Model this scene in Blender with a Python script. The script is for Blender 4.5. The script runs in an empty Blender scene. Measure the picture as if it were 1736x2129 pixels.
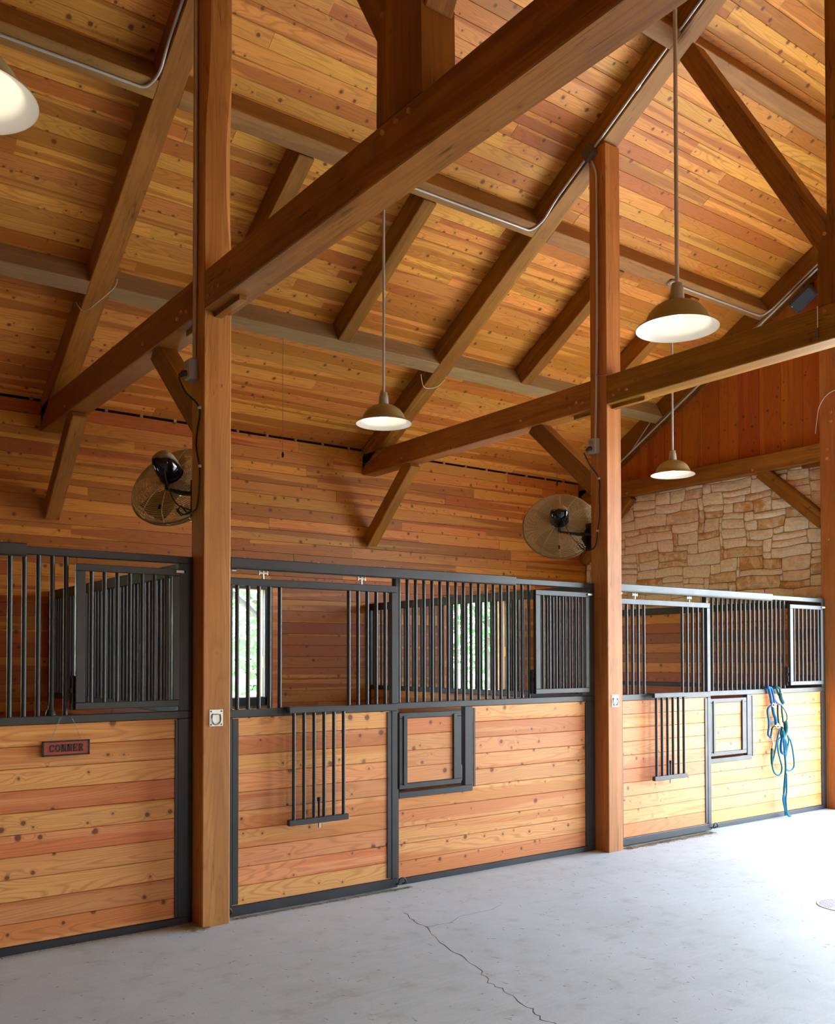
import bpy, math, random
from mathutils import Matrix, Vector
random.seed(11)
sc = bpy.context.scene

# ------------------------------------------------------------------ camera
YAW, PITCH, ROLL = math.radians(36.4561), math.radians(1.2253), math.radians(-0.0809)
FPX, CX, CY, CAMH = 1927.283, 874.6, 1324.357, 1.6665
fw = Vector((math.sin(YAW)*math.cos(PITCH), math.cos(YAW)*math.cos(PITCH), math.sin(PITCH)))
rt = Vector((math.cos(YAW), -math.sin(YAW), 0.0)); up = rt.cross(fw)
Rv = rt*math.cos(ROLL)+up*math.sin(ROLL); Uv = up*math.cos(ROLL)-rt*math.sin(ROLL)
cam = bpy.data.cameras.new('camera'); camo = bpy.data.objects.new('camera', cam)
sc.collection.objects.link(camo); sc.camera = camo
cam.sensor_fit = 'HORIZONTAL'; cam.sensor_width = 36.0
cam.lens = FPX/1736*36.0
cam.shift_x = (868-CX)/1736; cam.shift_y = (CY-1064.5)/1736
cam.clip_start = .05; cam.clip_end = 400
camo.matrix_world = Matrix(((Rv.x, Uv.x, -fw.x, 0), (Rv.y, Uv.y, -fw.y, 0), (Rv.z, Uv.z, -fw.z, CAMH), (0, 0, 0, 1)))

# ------------------------------------------------------------------ sky, sun, exposure
w = bpy.data.worlds.new('sky'); sc.world = w; w.use_nodes = True
nt = w.node_tree; bg = nt.nodes['Background']
sky = nt.nodes.new('ShaderNodeTexSky'); sky.sky_type = 'NISHITA'; sky.sun_disc = False
sky.sun_elevation = math.radians(52); sky.sun_rotation = math.radians(60); sky.air_density = 1.0
sky.dust_density = 1.2; sky.ozone_density = 1.0
nt.links.new(sky.outputs[0], bg.inputs[0]); bg.inputs[1].default_value = 0.80
sun = bpy.data.lights.new('sun', 'SUN'); suno = bpy.data.objects.new('sun', sun); sc.collection.objects.link(suno)
sun.energy = 8.0; sun.angle = math.radians(1.0); sun.color = (1.0, .97, .93)
suno.rotation_euler = (math.radians(38), math.radians(0), math.radians(150))
sc.view_settings.view_transform = 'Standard'; sc.view_settings.look = 'None'
sc.view_settings.gamma = 1.0; sc.view_settings.use_curve_mapping = False
sc.view_settings.exposure = 2.42
sc.cycles.use_denoising = True
sc.cycles.max_bounces = 14; sc.cycles.diffuse_bounces = 10; sc.cycles.glossy_bounces = 4
sc.cycles.sample_clamp_indirect = 12.0; sc.cycles.caustics_reflective = False; sc.cycles.caustics_refractive = False

def portal(name, loc, rot, sx, sy):
    l = bpy.data.lights.new(name, 'AREA'); l.shape = 'RECTANGLE'; l.size = sx; l.size_y = sy
    l.cycles.is_portal = True
    o = bpy.data.objects.new(name, l); sc.collection.objects.link(o); o.location = loc; o.rotation_euler = rot
HP = math.pi/2
portal('portal_gable_door', (9.95, 3.3, 1.9), (0, HP, 0), 3.8, 4.0)
for px_ in (4.2, 7.85): portal('portal_half_door', (px_, -2.9, 1.8), (HP, 0, 0), 1.0, 1.25)

# ------------------------------------------------------------------ key dimensions (metres)
S = 3.6576; X0 = 2.3239; W = .1828; X1 = X0+S; X2 = X0+2*S
YP = 5.41; PD = .19; YW = 9.2628; RY = 3.305
ZB, ZT = 3.83, 4.077
SL = 7/12.; TH = math.atan(SL); CT, ST = math.cos(TH), math.sin(TH)
NR = Vector((0, ST, CT)); DR = Vector((0, CT, -ST))      # roof normal (up) and down-slope direction
def zc(y): return 6.135-SL*(y-5.42)                      # underside of the rafters
RD = .225                                                # rafter depth, square to the roof
def roofp(x, y, off=0.0): return Vector((x, y, zc(y)))+NR*off
def mir(v): return Vector((v.x, 2*RY-v.y, v.z))

# ------------------------------------------------------------------ materials
def newmat(name):
    m = bpy.data.materials.new(name); m.use_nodes = True
    n = m.node_tree.nodes; b = n['Principled BSDF']; return m, m.node_tree, b
class NT:
    def __init__(s, nt): s.nt = nt
    def n(s, t, **k):
        o = s.nt.nodes.new(t)
        for a, v in k.items(): setattr(o, a, v)
        return o
    def l(s, a, b): s.nt.links.new(a, b)
    def set(s, inp, v):
        if hasattr(v, 'is_linked') or hasattr(v, 'links'): s.l(v, inp)
        else: inp.default_value = v
    def math(s, op, a, b=0.0, c=None, clamp=False):
        o = s.n('ShaderNodeMath', operation=op, use_clamp=clamp); s.set(o.inputs[0], a); s.set(o.inputs[1], b)
        if c is not None: s.set(o.inputs[2], c)
        return o.outputs[0]
    def mix(s, f, a, b, bt='MIX'):
        o = s.n('ShaderNodeMix', data_type='RGBA', blend_type=bt); s.set(o.inputs[0], f)
        for i, v in ((6, a), (7, b)):
            if isinstance(v, tuple): v = (v+(1.0,))[:4]
            s.set(o.inputs[i], v)
        return o.outputs[2]
    def vmul(s, v, k):
        o = s.n('ShaderNodeVectorMath', operation='MULTIPLY'); s.l(v, o.inputs[0]); o.inputs[1].default_value = k; return o.outputs[0]
    def vadd(s, v, k):
        o = s.n('ShaderNodeVectorMath', operation='ADD'); s.l(v, o.inputs[0]); s.set(o.inputs[1], k); return o.outputs[0]
    def noise(s, v, scale, detail=2, rough=.5, dist=0.0):
        o = s.n('ShaderNodeTexNoise'); s.l(v, o.inputs['Vector']); o.inputs['Scale'].default_value = scale
        o.inputs['Detail'].default_value = detail; o.inputs['Roughness'].default_value = rough; o.inputs['Distortion'].default_value = dist
        return o.outputs['Fac']
    def ramp(s, v, lo, hi, a=0.0, b=1.0):
        o = s.n('ShaderNodeMapRange'); o.clamp = True; s.set(o.inputs[0], v)
        for i, x in enumerate((lo, hi, a, b)): o.inputs[i+1].default_value = x
        return o.outputs[0]

def wood(name, light, mid, dark, ring=.45, knot=1.0, rough=.5, rings=26.0, var=.30, patch=.5, knot2d=True, fibre=.25, grey_mix=0.0, checks=0.0, spec=.35):
    m, t, b = newmat(name); T = NT(t)
    co = T.n('ShaderNodeTexCoord').outputs['Object']; oi = T.n('ShaderNodeObjectInfo').outputs['Random']
    cv = T.n('ShaderNodeCombineXYZ')
    T.set(cv.inputs[0], T.math('MULTIPLY', oi, 57.3)); T.set(cv.inputs[1], T.math('MULTIPLY', oi, 131.7)); T.set(cv.inputs[2], T.math('MULTIPLY', oi, 19.1))
    P = T.vadd(co, cv.outputs[0])
    # knots
    vo = T.n('ShaderNodeTexVoronoi', voronoi_dimensions='2D' if knot2d else '3D', feature='F1'); T.l(P, vo.inputs['Vector']); vo.inputs['Scale'].default_value = 7.0
    vo.inputs['Randomness'].default_value = .95
    sep = T.n('ShaderNodeSeparateColor'); T.l(vo.outputs['Color'], sep.inputs[0])
    r = T.math('MULTIPLY_ADD', T.math('POWER', sep.outputs[0], 2.5), .11*knot, .045*knot)
    d = T.math('MULTIPLY_ADD', T.noise(P, 32, 2), .07, T.math('SUBTRACT', vo.outputs['Distance'], .035))
    k = T.math('SUBTRACT', 1.0, T.math('DIVIDE', d, r, clamp=False)); k = T.ramp(k, 0.0, .35)
    gate = T.ramp(sep.outputs[1], .50, .54); k = T.math('MULTIPLY', k, gate)
    swirl = T.math('MULTIPLY', T.math('MULTIPLY', T.math('EXPONENT', T.math('MULTIPLY', d, -11.0)), gate), .10)
    # growth-ring figure: contour lines of a stretched noise
    n1 = T.noise(T.vmul(P, (.42, 5.5, 5.5)), 1.0, 1.6, .45, .15)
    f = T.math('ADD', n1, swirl)
    rr = T.math('SINE', T.math('MULTIPLY', f, rings*6.283)); rr = T.ramp(rr, -.2, 1.0); rr = T.math('POWER', rr, 2.0)
    fib = T.noise(T.vmul(P, (3.5, 130.0, 130.0)), 1.0, 3, .6)
    pt = T.noise(T.vmul(P, (.28, 9.0, 9.0)), 1.0, 1.0, .4, .4)
    lim = T.math('MULTIPLY_ADD', T.math('FRACT', T.math('MULTIPLY', oi, 7.77)), .34, .50-patch*.34)
    pm = T.ramp(T.math('SUBTRACT', pt, lim), -.012, .03)
    base = T.mix(pm, mid, light)
    v = T.math('MULTIPLY_ADD', T.math('FRACT', T.math('MULTIPLY', oi, 23.17)), var*2, 1.0-var)
    base = T.mix(1.0, base, T.n('ShaderNodeCombineColor').outputs[0], 'MULTIPLY') if False else base
    hs = T.n('ShaderNodeHueSaturation'); T.l(base, hs.inputs['Color']); T.set(hs.inputs['Value'], v)
    T.set(hs.inputs['Hue'], T.math('MULTIPLY_ADD', T.math('FRACT', T.math('MULTIPLY', oi, 41.3)), .022, .489))
    base = hs.outputs[0]
    base = T.mix(T.math('MULTIPLY', rr, ring), base, dark)
    base = T.mix(T.math('MULTIPLY', T.ramp(fib, .35, .75), fibre), base, dark)
    base = T.mix(T.ramp(T.math('SUBTRACT', 1.0, T.math('DIVIDE', d, T.math('MULTIPLY', r, 2.2))), 0.0, .5, 0, .5) if knot else 0.0, base, dark) if False else base
    halo = T.math('MULTIPLY', T.math('EXPONENT', T.math('MULTIPLY', T.math('MAXIMUM', T.math('SUBTRACT', d, r), 0.0), -28.0)), gate)
    base = T.mix(T.math('MULTIPLY', halo, .45), base, dark)
    base = T.mix(T.math('MULTIPLY', k, .80), base, (.11, .036, .012))
    if checks:
        ck = T.noise(T.vmul(P, (.8, 26.0, 26.0)), 1.0, 2, .5, .6)
        ck = T.math('MULTIPLY', T.ramp(T.math('ABSOLUTE', T.math('SUBTRACT', ck, .5)), .0, .012, 1.0, 0.0), T.ramp(T.noise(P, 1.7, 1), .52, .58))
        base = T.mix(T.math('MULTIPLY', ck, checks), base, (.02, .009, .004))
        st = T.ramp(T.noise(T.vmul(P, (1.2, 3.0, 3.0)), 1.0, 4, .65), .38, .68)
        base = T.mix(T.math('MULTIPLY', st, .45), base, dark)
    if grey_mix:
        base = T.mix(grey_mix, base, (.32, .30, .19))  # even mix toward olive grey
    T.l(base, b.inputs['Base Color']); b.inputs['Roughness'].default_value = rough
    b.inputs['Specular IOR Level'].default_value = spec
    bp = T.n('ShaderNodeBump'); bp.inputs['Strength'].default_value = .25; bp.inputs['Distance'].default_value = .002
    T.l(T.math('ADD', fib, T.math('MULTIPLY', k, -1.0)), bp.inputs['Height']); T.l(bp.outputs[0], b.inputs['Normal'])
    return m

M = {}
M['ceiling'] = wood('oiled_cedar_ceiling', (.76, .345, .062), (.51, .185, .025), (.24, .066, .009), ring=.30, rings=30, var=.18, patch=.60)
M['siding'] = wood('oiled_cedar_siding', (.60, .235, .032), (.38, .115, .013), (.18, .042, .006), ring=.26, rings=30, var=.18, patch=.40)
M['gable'] = wood('red_cedar_boards', (.50, .150, .020), (.42, .115, .017), (.17, .038, .008), ring=.25, var=.10, patch=.6, knot=.8)
M['front'] = wood('stall_front_cedar', (.80, .360, .115), (.69, .25, .066), (.38, .105, .024), ring=.38, rings=34, var=.12, patch=.60)
M['timber'] = wood('stained_oak_timber', (.40, .170, .021), (.31, .122, .013), (.12, .038, .004), ring=.25, knot=.8, rings=15, var=.10, knot2d=False, checks=.8, rough=.55)
M['purlin'] = wood('purlin_timber', (.40, .225, .075), (.33, .175, .052), (.16, .075, .022), ring=.25, knot=.6, rings=14, var=.10, knot2d=False, checks=.7, rough=.7, grey_mix=.25)  # greyer tone for the lower purlins
M['purlin_brown'] = wood('brown_purlin_timber', (.40, .19, .045), (.33, .145, .032), (.16, .065, .015), ring=.25, knot=.6, rings=14, var=.10, knot2d=False, checks=.5, rough=.6, grey_mix=.05)  # browner tone for the upper and topmost purlins
M['post'] = wood('post_timber', (.56, .240, .060), (.49, .19, .042), (.26, .09, .020), ring=.30, knot=.3, rings=14, var=.08, knot2d=False, checks=.6, rough=.55)
M['peg'] = wood('peg_wood', (.62, .32, .10), (.55, .25, .07), (.3, .1, .03), knot=.01, knot2d=False)

def metal(name, col, rough=.45, metallic=0.0, mott=.15, spec=.5):
    m, t, b = newmat(name); T = NT(t); co = T.n('ShaderNodeTexCoord').outputs['Object']
    n = T.noise(co, 9, 4, .6); n2 = T.noise(co, 220, 2)
    c = T.mix(T.ramp(n, .3, .7, 0, mott), col, tuple(min(1, x*1.7+.02) for x in col))
    T.l(c, b.inputs['Base Color']); b.inputs['Metallic'].default_value = metallic
    T.set(b.inputs['Roughness'], T.ramp(n, .2, .8, rough-.08, rough+.12)); b.inputs['Specular IOR Level'].default_value = spec
    bp = T.n('ShaderNodeBump'); bp.inputs['Strength'].default_value = .12; bp.inputs['Distance'].default_value = .001
    T.l(n2, bp.inputs['Height']); T.l(bp.outputs[0], b.inputs['Normal']); return m
M['steel'] = metal('charcoal_powder_coat', (.026, .026, .025), .42, spec=.5)
M['darksteel'] = metal('black_powder_coat', (.013, .012, .011), .5)
M['galv'] = metal('galvanised_steel', (.50, .51, .49), .42, .35)
M['zinc'] = metal('zinc_plate', (.62, .62, .56), .32, .85, .3)
M['boxgrey'] = metal('grey_cast_box', (.30, .30, .29), .5, .3)
M['boxbrown'] = metal('bronze_box', (.12, .09, .07), .5, .2)
M['shade'] = metal('tan_enamel', (.29, .235, .11), .38, spec=.5)
M['neck'] = metal('tan_socket', (.36, .36, .28), .45)
M['wire'] = metal('tan_wire', (.48, .37, .18), .6)
M['blackplastic'] = metal('black_gloss_plastic', (.008, .008, .009), .12)
M['rubber'] = metal('black_cable', (.015, .015, .014), .5)
M['speaker'] = metal('speaker_plastic', (.035, .045, .06), .35)
M['blade'] = metal('dusty_fan_blade', (.30, .19, .07), .8)
M['white'] = metal('white_wire', (.75, .72, .68), .5)
M['blue'] = metal('blue_nylon', (.012, .11, .27), .7, mott=.3, spec=.2)
M['teal'] = metal('teal_nylon', (.010, .085, .085), .7, mott=.3, spec=.2)
M['turq'] = metal('turquoise_rope', (.010, .135, .22), .75, mott=.3, spec=.2)
M['brass'] = metal('brass_hardware', (.60, .50, .28), .3, .9)
M['red'] = metal('red_plastic', (.55, .02, .02), .4)
M['whitepaint'] = metal('white_paint', (.8, .8, .8), .6)
M['roofing'] = metal('grey_shingles', (.30, .31, .33), .8)
M['signred'] = metal('oxide_red_paint', (.30, .040, .015), .5, mott=.4)
M['signdark'] = metal('blackened_paint', (.018, .016, .010), .6)
M['bark'] = metal('bark', (.16, .13, .10), .95, mott=.8, spec=.1)
m, t, b = newmat('white_enamel'); b.inputs['Base Color'].default_value = (.60, .58, .52, 1); b.inputs['Roughness'].default_value = .35; M['enamel'] = m
m, t, b = newmat('lit_bulb'); b.inputs['Emission Color'].default_value = (1, .93, .80, 1); b.inputs['Emission Strength'].default_value = 1.0; M['bulb'] = m
def leafmat(name, c):
    m, t, b = newmat(name); T = NT(t); oi = T.n('ShaderNodeTexCoord').outputs['Object']
    col = T.mix(T.noise(oi, 1.5, 3), tuple(x*.6 for x in c), tuple(min(1, x*1.5) for x in c))
    T.l(col, b.inputs['Base Color']); b.inputs['Roughness'].default_value = .6
    tr = T.n('ShaderNodeBsdfTranslucent'); T.l(col, tr.inputs[0]); mx = T.n('ShaderNodeMixShader'); mx.inputs[0].default_value = .4
    T.l(b.outputs[0], mx.inputs[1]); T.l(tr.outputs[0], mx.inputs[2]); T.l(mx.outputs[0], t.nodes['Material Output'].inputs[0]); return m
M['leaf'] = leafmat('leaves', (.10, .26, .06)); M['leaf2'] = leafmat('light_leaves', (.17, .33, .10))
M['straw'] = leafmat('straw', (.42, .33, .14))

# concrete
m, t, b = newmat('smooth_concrete'); T = NT(t); co = T.n('ShaderNodeTexCoord').outputs['Object']
big = T.noise(co, .9, 5, .6, .4); mid_ = T.noise(T.vmul(co, (1, 1, 1)), 6, 5, .65, .2); fine = T.noise(co, 90, 3, .7)
stre = T.noise(T.vmul(co, (3.0, 40.0, 1)), 1.0, 4, .6)
c = T.mix(T.ramp(big, .32, .68), (.42, .47, .40), (.52, .58, .525)); c = T.mix(T.ramp(mid_, .35, .72, 0, .45), c, (.60, .655, .61))
c = T.mix(T.ramp(mid_, 0.26, .44, .42, 0), c, (.29, .27, .21)); c = T.mix(T.ramp(fine, .35, .7, 0, .25), c, (.30, .285, .26)); c = T.mix(T.ramp(stre, .5, .75, 0, .22), c, (.68, .67, .65))
vo = T.n('ShaderNodeTexVoronoi', voronoi_dimensions='2D'); T.l(co, vo.inputs['Vector']); vo.inputs['Scale'].default_value = 5.0
sp = T.n('ShaderNodeSeparateColor'); T.l(vo.outputs['Color'], sp.inputs[0])
spot = T.math('MULTIPLY', T.ramp(vo.outputs['Distance'], .02, .045, 1, 0), T.ramp(sp.outputs[0], .6, .62)); c = T.mix(T.math('MULTIPLY', spot, .6), c, (.12, .08, .05))
T.l(c, b.inputs['Base Color']); T.set(b.inputs['Roughness'], T.ramp(mid_, .2, .8, .55, .8)); b.inputs['Specular IOR Level'].default_value = .3
bp = T.n('ShaderNodeBump'); bp.inputs['Strength'].default_value = .35; bp.inputs['Distance'].default_value = .003; T.l(T.math('ADD', mid_, T.math('MULTIPLY', fine, .5)), bp.inputs['Height']); T.l(bp.outputs[0], b.inputs['Normal'])
M['concrete'] = m
# limestone
m, t, b = newmat('limestone'); T = NT(t); co = T.n('ShaderNodeTexCoord').outputs['Object']; oi = T.n('ShaderNodeObjectInfo').outputs['Random']
cv = T.n('ShaderNodeCombineXYZ'); T.set(cv.inputs[0], T.math('MULTIPLY', oi, 77)); P = T.vadd(co, cv.outputs[0])
a = T.noise(P, 7, 5, .65, .6); f2 = T.noise(P, 30, 4, .65)
ochre = T.math('MULTIPLY', T.ramp(T.math('FRACT', T.math('MULTIPLY', oi, 9.7)), .60, .85), T.ramp(a, .36, .60))
c = T.mix(T.ramp(a, .3, .7), (.91, .84, .60), (.94, .90, .72)); c = T.mix(ochre, c, (.62, .35, .10)); c = T.mix(T.ramp(f2, .3, .6, .30, 0), c, (.38, .27, .13))
T.l(c, b.inputs['Base Color']); b.inputs['Roughness'].default_value = .9; b.inputs['Specular IOR Level'].default_value = .15
bp = T.n('ShaderNodeBump'); bp.inputs['Strength'].default_value = .9; bp.inputs['Distance'].default_value = .012; T.l(T.math('ADD', a, T.math('MULTIPLY', f2, .4)), bp.inputs['Height']); T.l(bp.outputs[0], b.inputs['Normal'])
M['stone'] = m
def plain(name, c, rough=.9, scale=8):
    m, t, b = newmat(name); T = NT(t); co = T.n('ShaderNodeTexCoord').outputs['Object']
    T.l(T.mix(T.noise(co, scale, 5, .65), tuple(x*.7 for x in c), tuple(min(1, x*1.25) for x in c)), b.inputs['Base Color']); b.inputs['Roughness'].default_value = rough; b.inputs['Specular IOR Level'].default_value = .15; return m
M['mortar'] = plain('mortar', (.60, .48, .28), .95, 30)
M['dark'] = plain('dark_backing', (.03, .018, .010))
M['ground'] = plain('pale_gravel', (.46, .43, .38), .95, 3)
M['grass'] = plain('grass', (.12, .22, .05), .95, 2)
M['cracks'] = plain('crack_shadow', (.10, .085, .065))

# ------------------------------------------------------------------ geometry helpers
WM = {}
I4 = Matrix.Identity(4)
C = sc.collection
def link(o, parent=None, Mx=I4):
    C.objects.link(o); WM[o.name] = Mx.copy()
    if parent is not None:
        o.parent = parent; o.matrix_basis = WM[parent.name].inverted() @ Mx
    else: o.matrix_basis = Mx
    return o
def tag(o, label=None, cat=None, group=None, kind=None):
    if label: o['label'] = label
    if cat: o['category'] = cat
    if group: o['group'] = group
    if kind: o['kind'] = kind
    return o
def empty(name, loc, label=None, cat=None, group=None):
    o = bpy.data.objects.new(name, None); o.empty_display_size = .1
    link(o, None, Matrix.Translation(loc)); return tag(o, label, cat, group)
class MB:
    def __init__(s): s.v = []; s.f = []; s.sm = []
    def add(s, vs, fs, smooth=False):
        n = len(s.v); s.v += [tuple(x) for x in vs]; s.f += [tuple(i+n for i in f) for f in fs]; s.sm += [smooth]*len(fs); return s
    def box(s, a, b, bev=0.0):
        x0, y0, z0 = [min(p, q) for p, q in zip(a, b)]; x1, y1, z1 = [max(p, q) for p, q in zip(a, b)]
        if bev <= 0:
            vs = [(x, y, z) for x in (x0, x1) for y in (y0, y1) for z in (z0, z1)]
            return s.add(vs, [(0, 1, 3, 2), (4, 6, 7, 5), (0, 4, 5, 1), (2, 3, 7, 6), (0, 2, 6, 4), (1, 5, 7, 3)])
        e = min(bev, (x1-x0)*.45, (y1-y0)*.45, (z1-z0)*.45); vs = []; idx = {}
        for i, X in enumerate((x0, x1)):
            for j, Y in enumerate((y0, y1)):
                for k, Z in enumerate((z0, z1)):
                    dx, dy, dz = (e if i == 0 else -e), (e if j == 0 else -e), (e if k == 0 else -e)
                    for ax, p in enumerate(((X, Y+dy, Z+dz), (X+dx, Y, Z+dz), (X+dx, Y+dy, Z))):
                        idx[i, j, k, ax] = len(vs); vs.append(p)
        F = []
        for i in (0, 1):
            q = [idx[i, 0, 0, 0], idx[i, 1, 0, 0], idx[i, 1, 1, 0], idx[i, 0, 1, 0]]; F.append(q if i else q[::-1])
            q = [idx[0, i, 0, 1], idx[0, i, 1, 1], idx[1, i, 1, 1], idx[1, i, 0, 1]]; F.append(q if i else q[::-1])
            q = [idx[0, 0, i, 2], idx[1, 0, i, 2], idx[1, 1, i, 2], idx[0, 1, i, 2]]; F.append(q if i else q[::-1])
        for a_ in (0, 1):
            for b_ in (0, 1):
                F.append([idx[a_, b_, 0, 0], idx[a_, b_, 1, 0], idx[a_, b_, 1, 1], idx[a_, b_, 0, 1]])
                F.append([idx[a_, 0, b_, 0], idx[a_, 1, b_, 0], idx[a_, 1, b_, 2], idx[a_, 0, b_, 2]])
                F.append([idx[0, a_, b_, 1], idx[1, a_, b_, 1], idx[1, a_, b_, 2], idx[0, a_, b_, 2]])
                for c_ in (0, 1): F.append([idx[a_, b_, c_, 0], idx[a_, b_, c_, 1], idx[a_, b_, c_, 2]])
        cx, cy, cz = (x0+x1)/2, (y0+y1)/2, (z0+z1)/2; G = []
        for f in F:                                             # orient outwards
            p = [Vector(vs[i]) for i in f]; n = (p[1]-p[0]).cross(p[2]-p[0]); m_ = sum(p, Vector())/len(p)-Vector((cx, cy, cz))
            G.append(tuple(f) if n.dot(m_) > 0 else tuple(f[::-1]))
        return s.add(vs, G)
    def tube(s, pts, r, n=8, caps=True):
        pts = [Vector(p) for p in pts]; rs = r if isinstance(r, (list, tuple)) else [r]*len(pts)
        vs = []; N = len(pts); prev = None
        for i, p in enumerate(pts):
            d = ((pts[min(i+1, N-1)]-p).normalized()+(p-pts[max(i-1, 0)]).normalized()) if 0 < i < N-1 else (pts[min(i+1, N-1)]-pts[max(i-1, 0)])
            d = d.normalized() if d.length > 1e-9 else Vector((0, 0, 1))
            if prev is None:
                a = Vector((0, 0, 1)) if abs(d.z) < .9 else Vector((1, 0, 0)); u = d.cross(a).normalized()
            else:
                u = (prev-d*prev.dot(d)); u = u.normalized() if u.length > 1e-6 else d.orthogonal().normalized()
            prev = u; v = d.cross(u)
            for k in range(n):
                t = 2*math.pi*k/n; vs.append(p+(u*math.cos(t)+v*math.sin(t))*rs[i])
        fs = [(i*n+k, i*n+(k+1) % n, (i+1)*n+(k+1) % n, (i+1)*n+k) for i in range(N-1) for k in range(n)]
        s.add(vs, fs, True)
        if caps: s.add(vs[:n], [tuple(range(n))[::-1]]); s.add(vs[-n:], [tuple(range(n))])
        return s
    def lathe(s, prof, origin=(0, 0, 0), n=40, axis=None, closed=False):
        o = Vector(origin); R = I4.to_3x3()
        if axis is not None: R = Vector((0, 0, 1)).rotation_difference(Vector(axis)).to_matrix()
        vs = []
        for r, z in prof:
            for k in range(n): t = 2*math.pi*k/n; vs.append(o+R @ Vector((r*math.cos(t), r*math.sin(t), z)))
        m_ = len(prof); fs = [(i*n+k, i*n+(k+1) % n, (i+1)*n+(k+1) % n, (i+1)*n+k) for i in range(m_-1) for k in range(n)]
        if closed: fs += [((m_-1)*n+k, (m_-1)*n+(k+1) % n, (k+1) % n, k) for k in range(n)]
        return s.add(vs, fs, True)
    def ring(s, c, R, r, axis, n=36, m_=6):
        c = Vector(c); Q = Vector((0, 0, 1)).rotation_difference(Vector(axis)).to_matrix()
        pr = [(R+r*math.cos(2*math.pi*k/m_), r*math.sin(2*math.pi*k/m_)) for k in range(m_)]
        return s.lathe(pr, c, n, axis, True)
    def prism(s, poly, axis, a, b):
        n = len(poly)
        def P(p, t): return {'x': (t, p[0], p[1]), 'y': (p[0], t, p[1]), 'z': (p[0], p[1], t)}[axis]
        vs = [P(p, a) for p in poly]+[P(p, b) for p in poly]
        return s.add(vs, [tuple(range(n))[::-1], tuple(range(n, 2*n))]+[(i, (i+1) % n, n+(i+1) % n, n+i) for i in range(n)])
    def mesh(s, name, mat, shift=(0, 0, 0)):
        me = bpy.data.meshes.new(name); dx, dy, dz = shift
        me.from_pydata([(x-dx, y-dy, z-dz) for x, y, z in s.v], [], s.f)
        me.polygons.foreach_set('use_smooth', s.sm); me.materials.append(mat); me.update(); return me
    def build(s, name, mat, parent=None, at=None):
        if at is None: at = WM[parent.name].translation if parent is not None else Vector((0, 0, 0))
        at = Vector(at); o = bpy.data.objects.new(name, s.mesh(name, mat, at)); return link(o, parent, Matrix.Translation(at))
def fillet(pts, r=.06, n=6):
    pts = [Vector(p) for p in pts]; out = [pts[0]]
    for i in range(1, len(pts)-1):
        a = (pts[i-1]-pts[i]); b_ = (pts[i+1]-pts[i]); rr = min(r, a.length*.45, b_.length*.45)
        A = pts[i]+a.normalized()*rr; B = pts[i]+b_.normalized()*rr
        for k in range(n+1): t = k/n; out.append(A*(1-t)**2+pts[i]*2*t*(1-t)+B*t*t)
    out.append(pts[-1]); return out
def spline(pts, n=6):
    P = [Vector(p) for p in pts]; out = []
    for i in range(len(P)-1):
        a, b_, c_, d_ = P[max(i-1, 0)], P[i], P[i+1], P[min(i+2, len(P)-1)]
        for k in range(n):
            t = k/n; out.append(.5*((2*b_)+(c_-a)*t+(2*a-5*b_+4*c_-d_)*t*t+(3*b_-a-3*c_+d_)*t**3))
    out.append(P[-1]); return out
def frame_mat(x, z, loc):
    x = Vector(x).normalized(); z = Vector(z); z = (z-x*z.dot(x)).normalized(); y = z.cross(x)
    return Matrix(((x.x, y.x, z.x, loc[0]), (x.y, y.y, z.y, loc[1]), (x.z, y.z, z.z, loc[2]), (0, 0, 0, 1)))
PC = {}
def plank(parent, c, xdir, normal, L, h, t, mat, name='plank', gap=.0016, ch=.0028):
    key = (round(L, 2), round(h, 3), round(t, 3), mat.name, name)
    if key not in PC:
        l2, h2 = key[0]/2-.0006, h/2-gap/2; mb = MB()
        vs = []
        for x in (-l2, l2): vs += [(x, -h2, -t), (x, -h2, -ch), (x, -h2+ch, 0), (x, h2-ch, 0), (x, h2, -ch), (x, h2, -t)]
        mb.add(vs, [(5, 4, 3, 2, 1, 0), (6, 7, 8, 9, 10, 11)]+[(i, i+1, i+7, i+6) for i in range(5)]+[(5, 0, 6, 11)])
        PC[key] = mb.mesh(name, mat)
    o = bpy.data.objects.new(name, PC[key]); return link(o, parent, frame_mat(xdir, normal, c))
def timber(name, p0, p1, b, d, zdir, mat, label=None, cat='beam', parent=None, bev=.006, group=None):
    """square timber: p0-p1 centre line, b across, d along zdir"""
    p0, p1 = Vector(p0), Vector(p1); L = (p1-p0).length; mb = MB().box((-L/2, -b/2, -d/2), (L/2, b/2, d/2), bev)
    o = bpy.data.objects.new(name, mb.mesh(name, mat)); link(o, parent, frame_mat(p1-p0, zdir, (p0+p1)/2))
    return tag(o, label, cat, group) if label else o
def peg(parent, p, axis='x', s=-1, r=.0125, L=.012):
    d = Vector((s, 0, 0)); mb = MB().tube([Vector(p)-d*.02, Vector(p)+d*L], r, 8); return mb.build('peg', M['peg'], parent, at=p)

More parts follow.
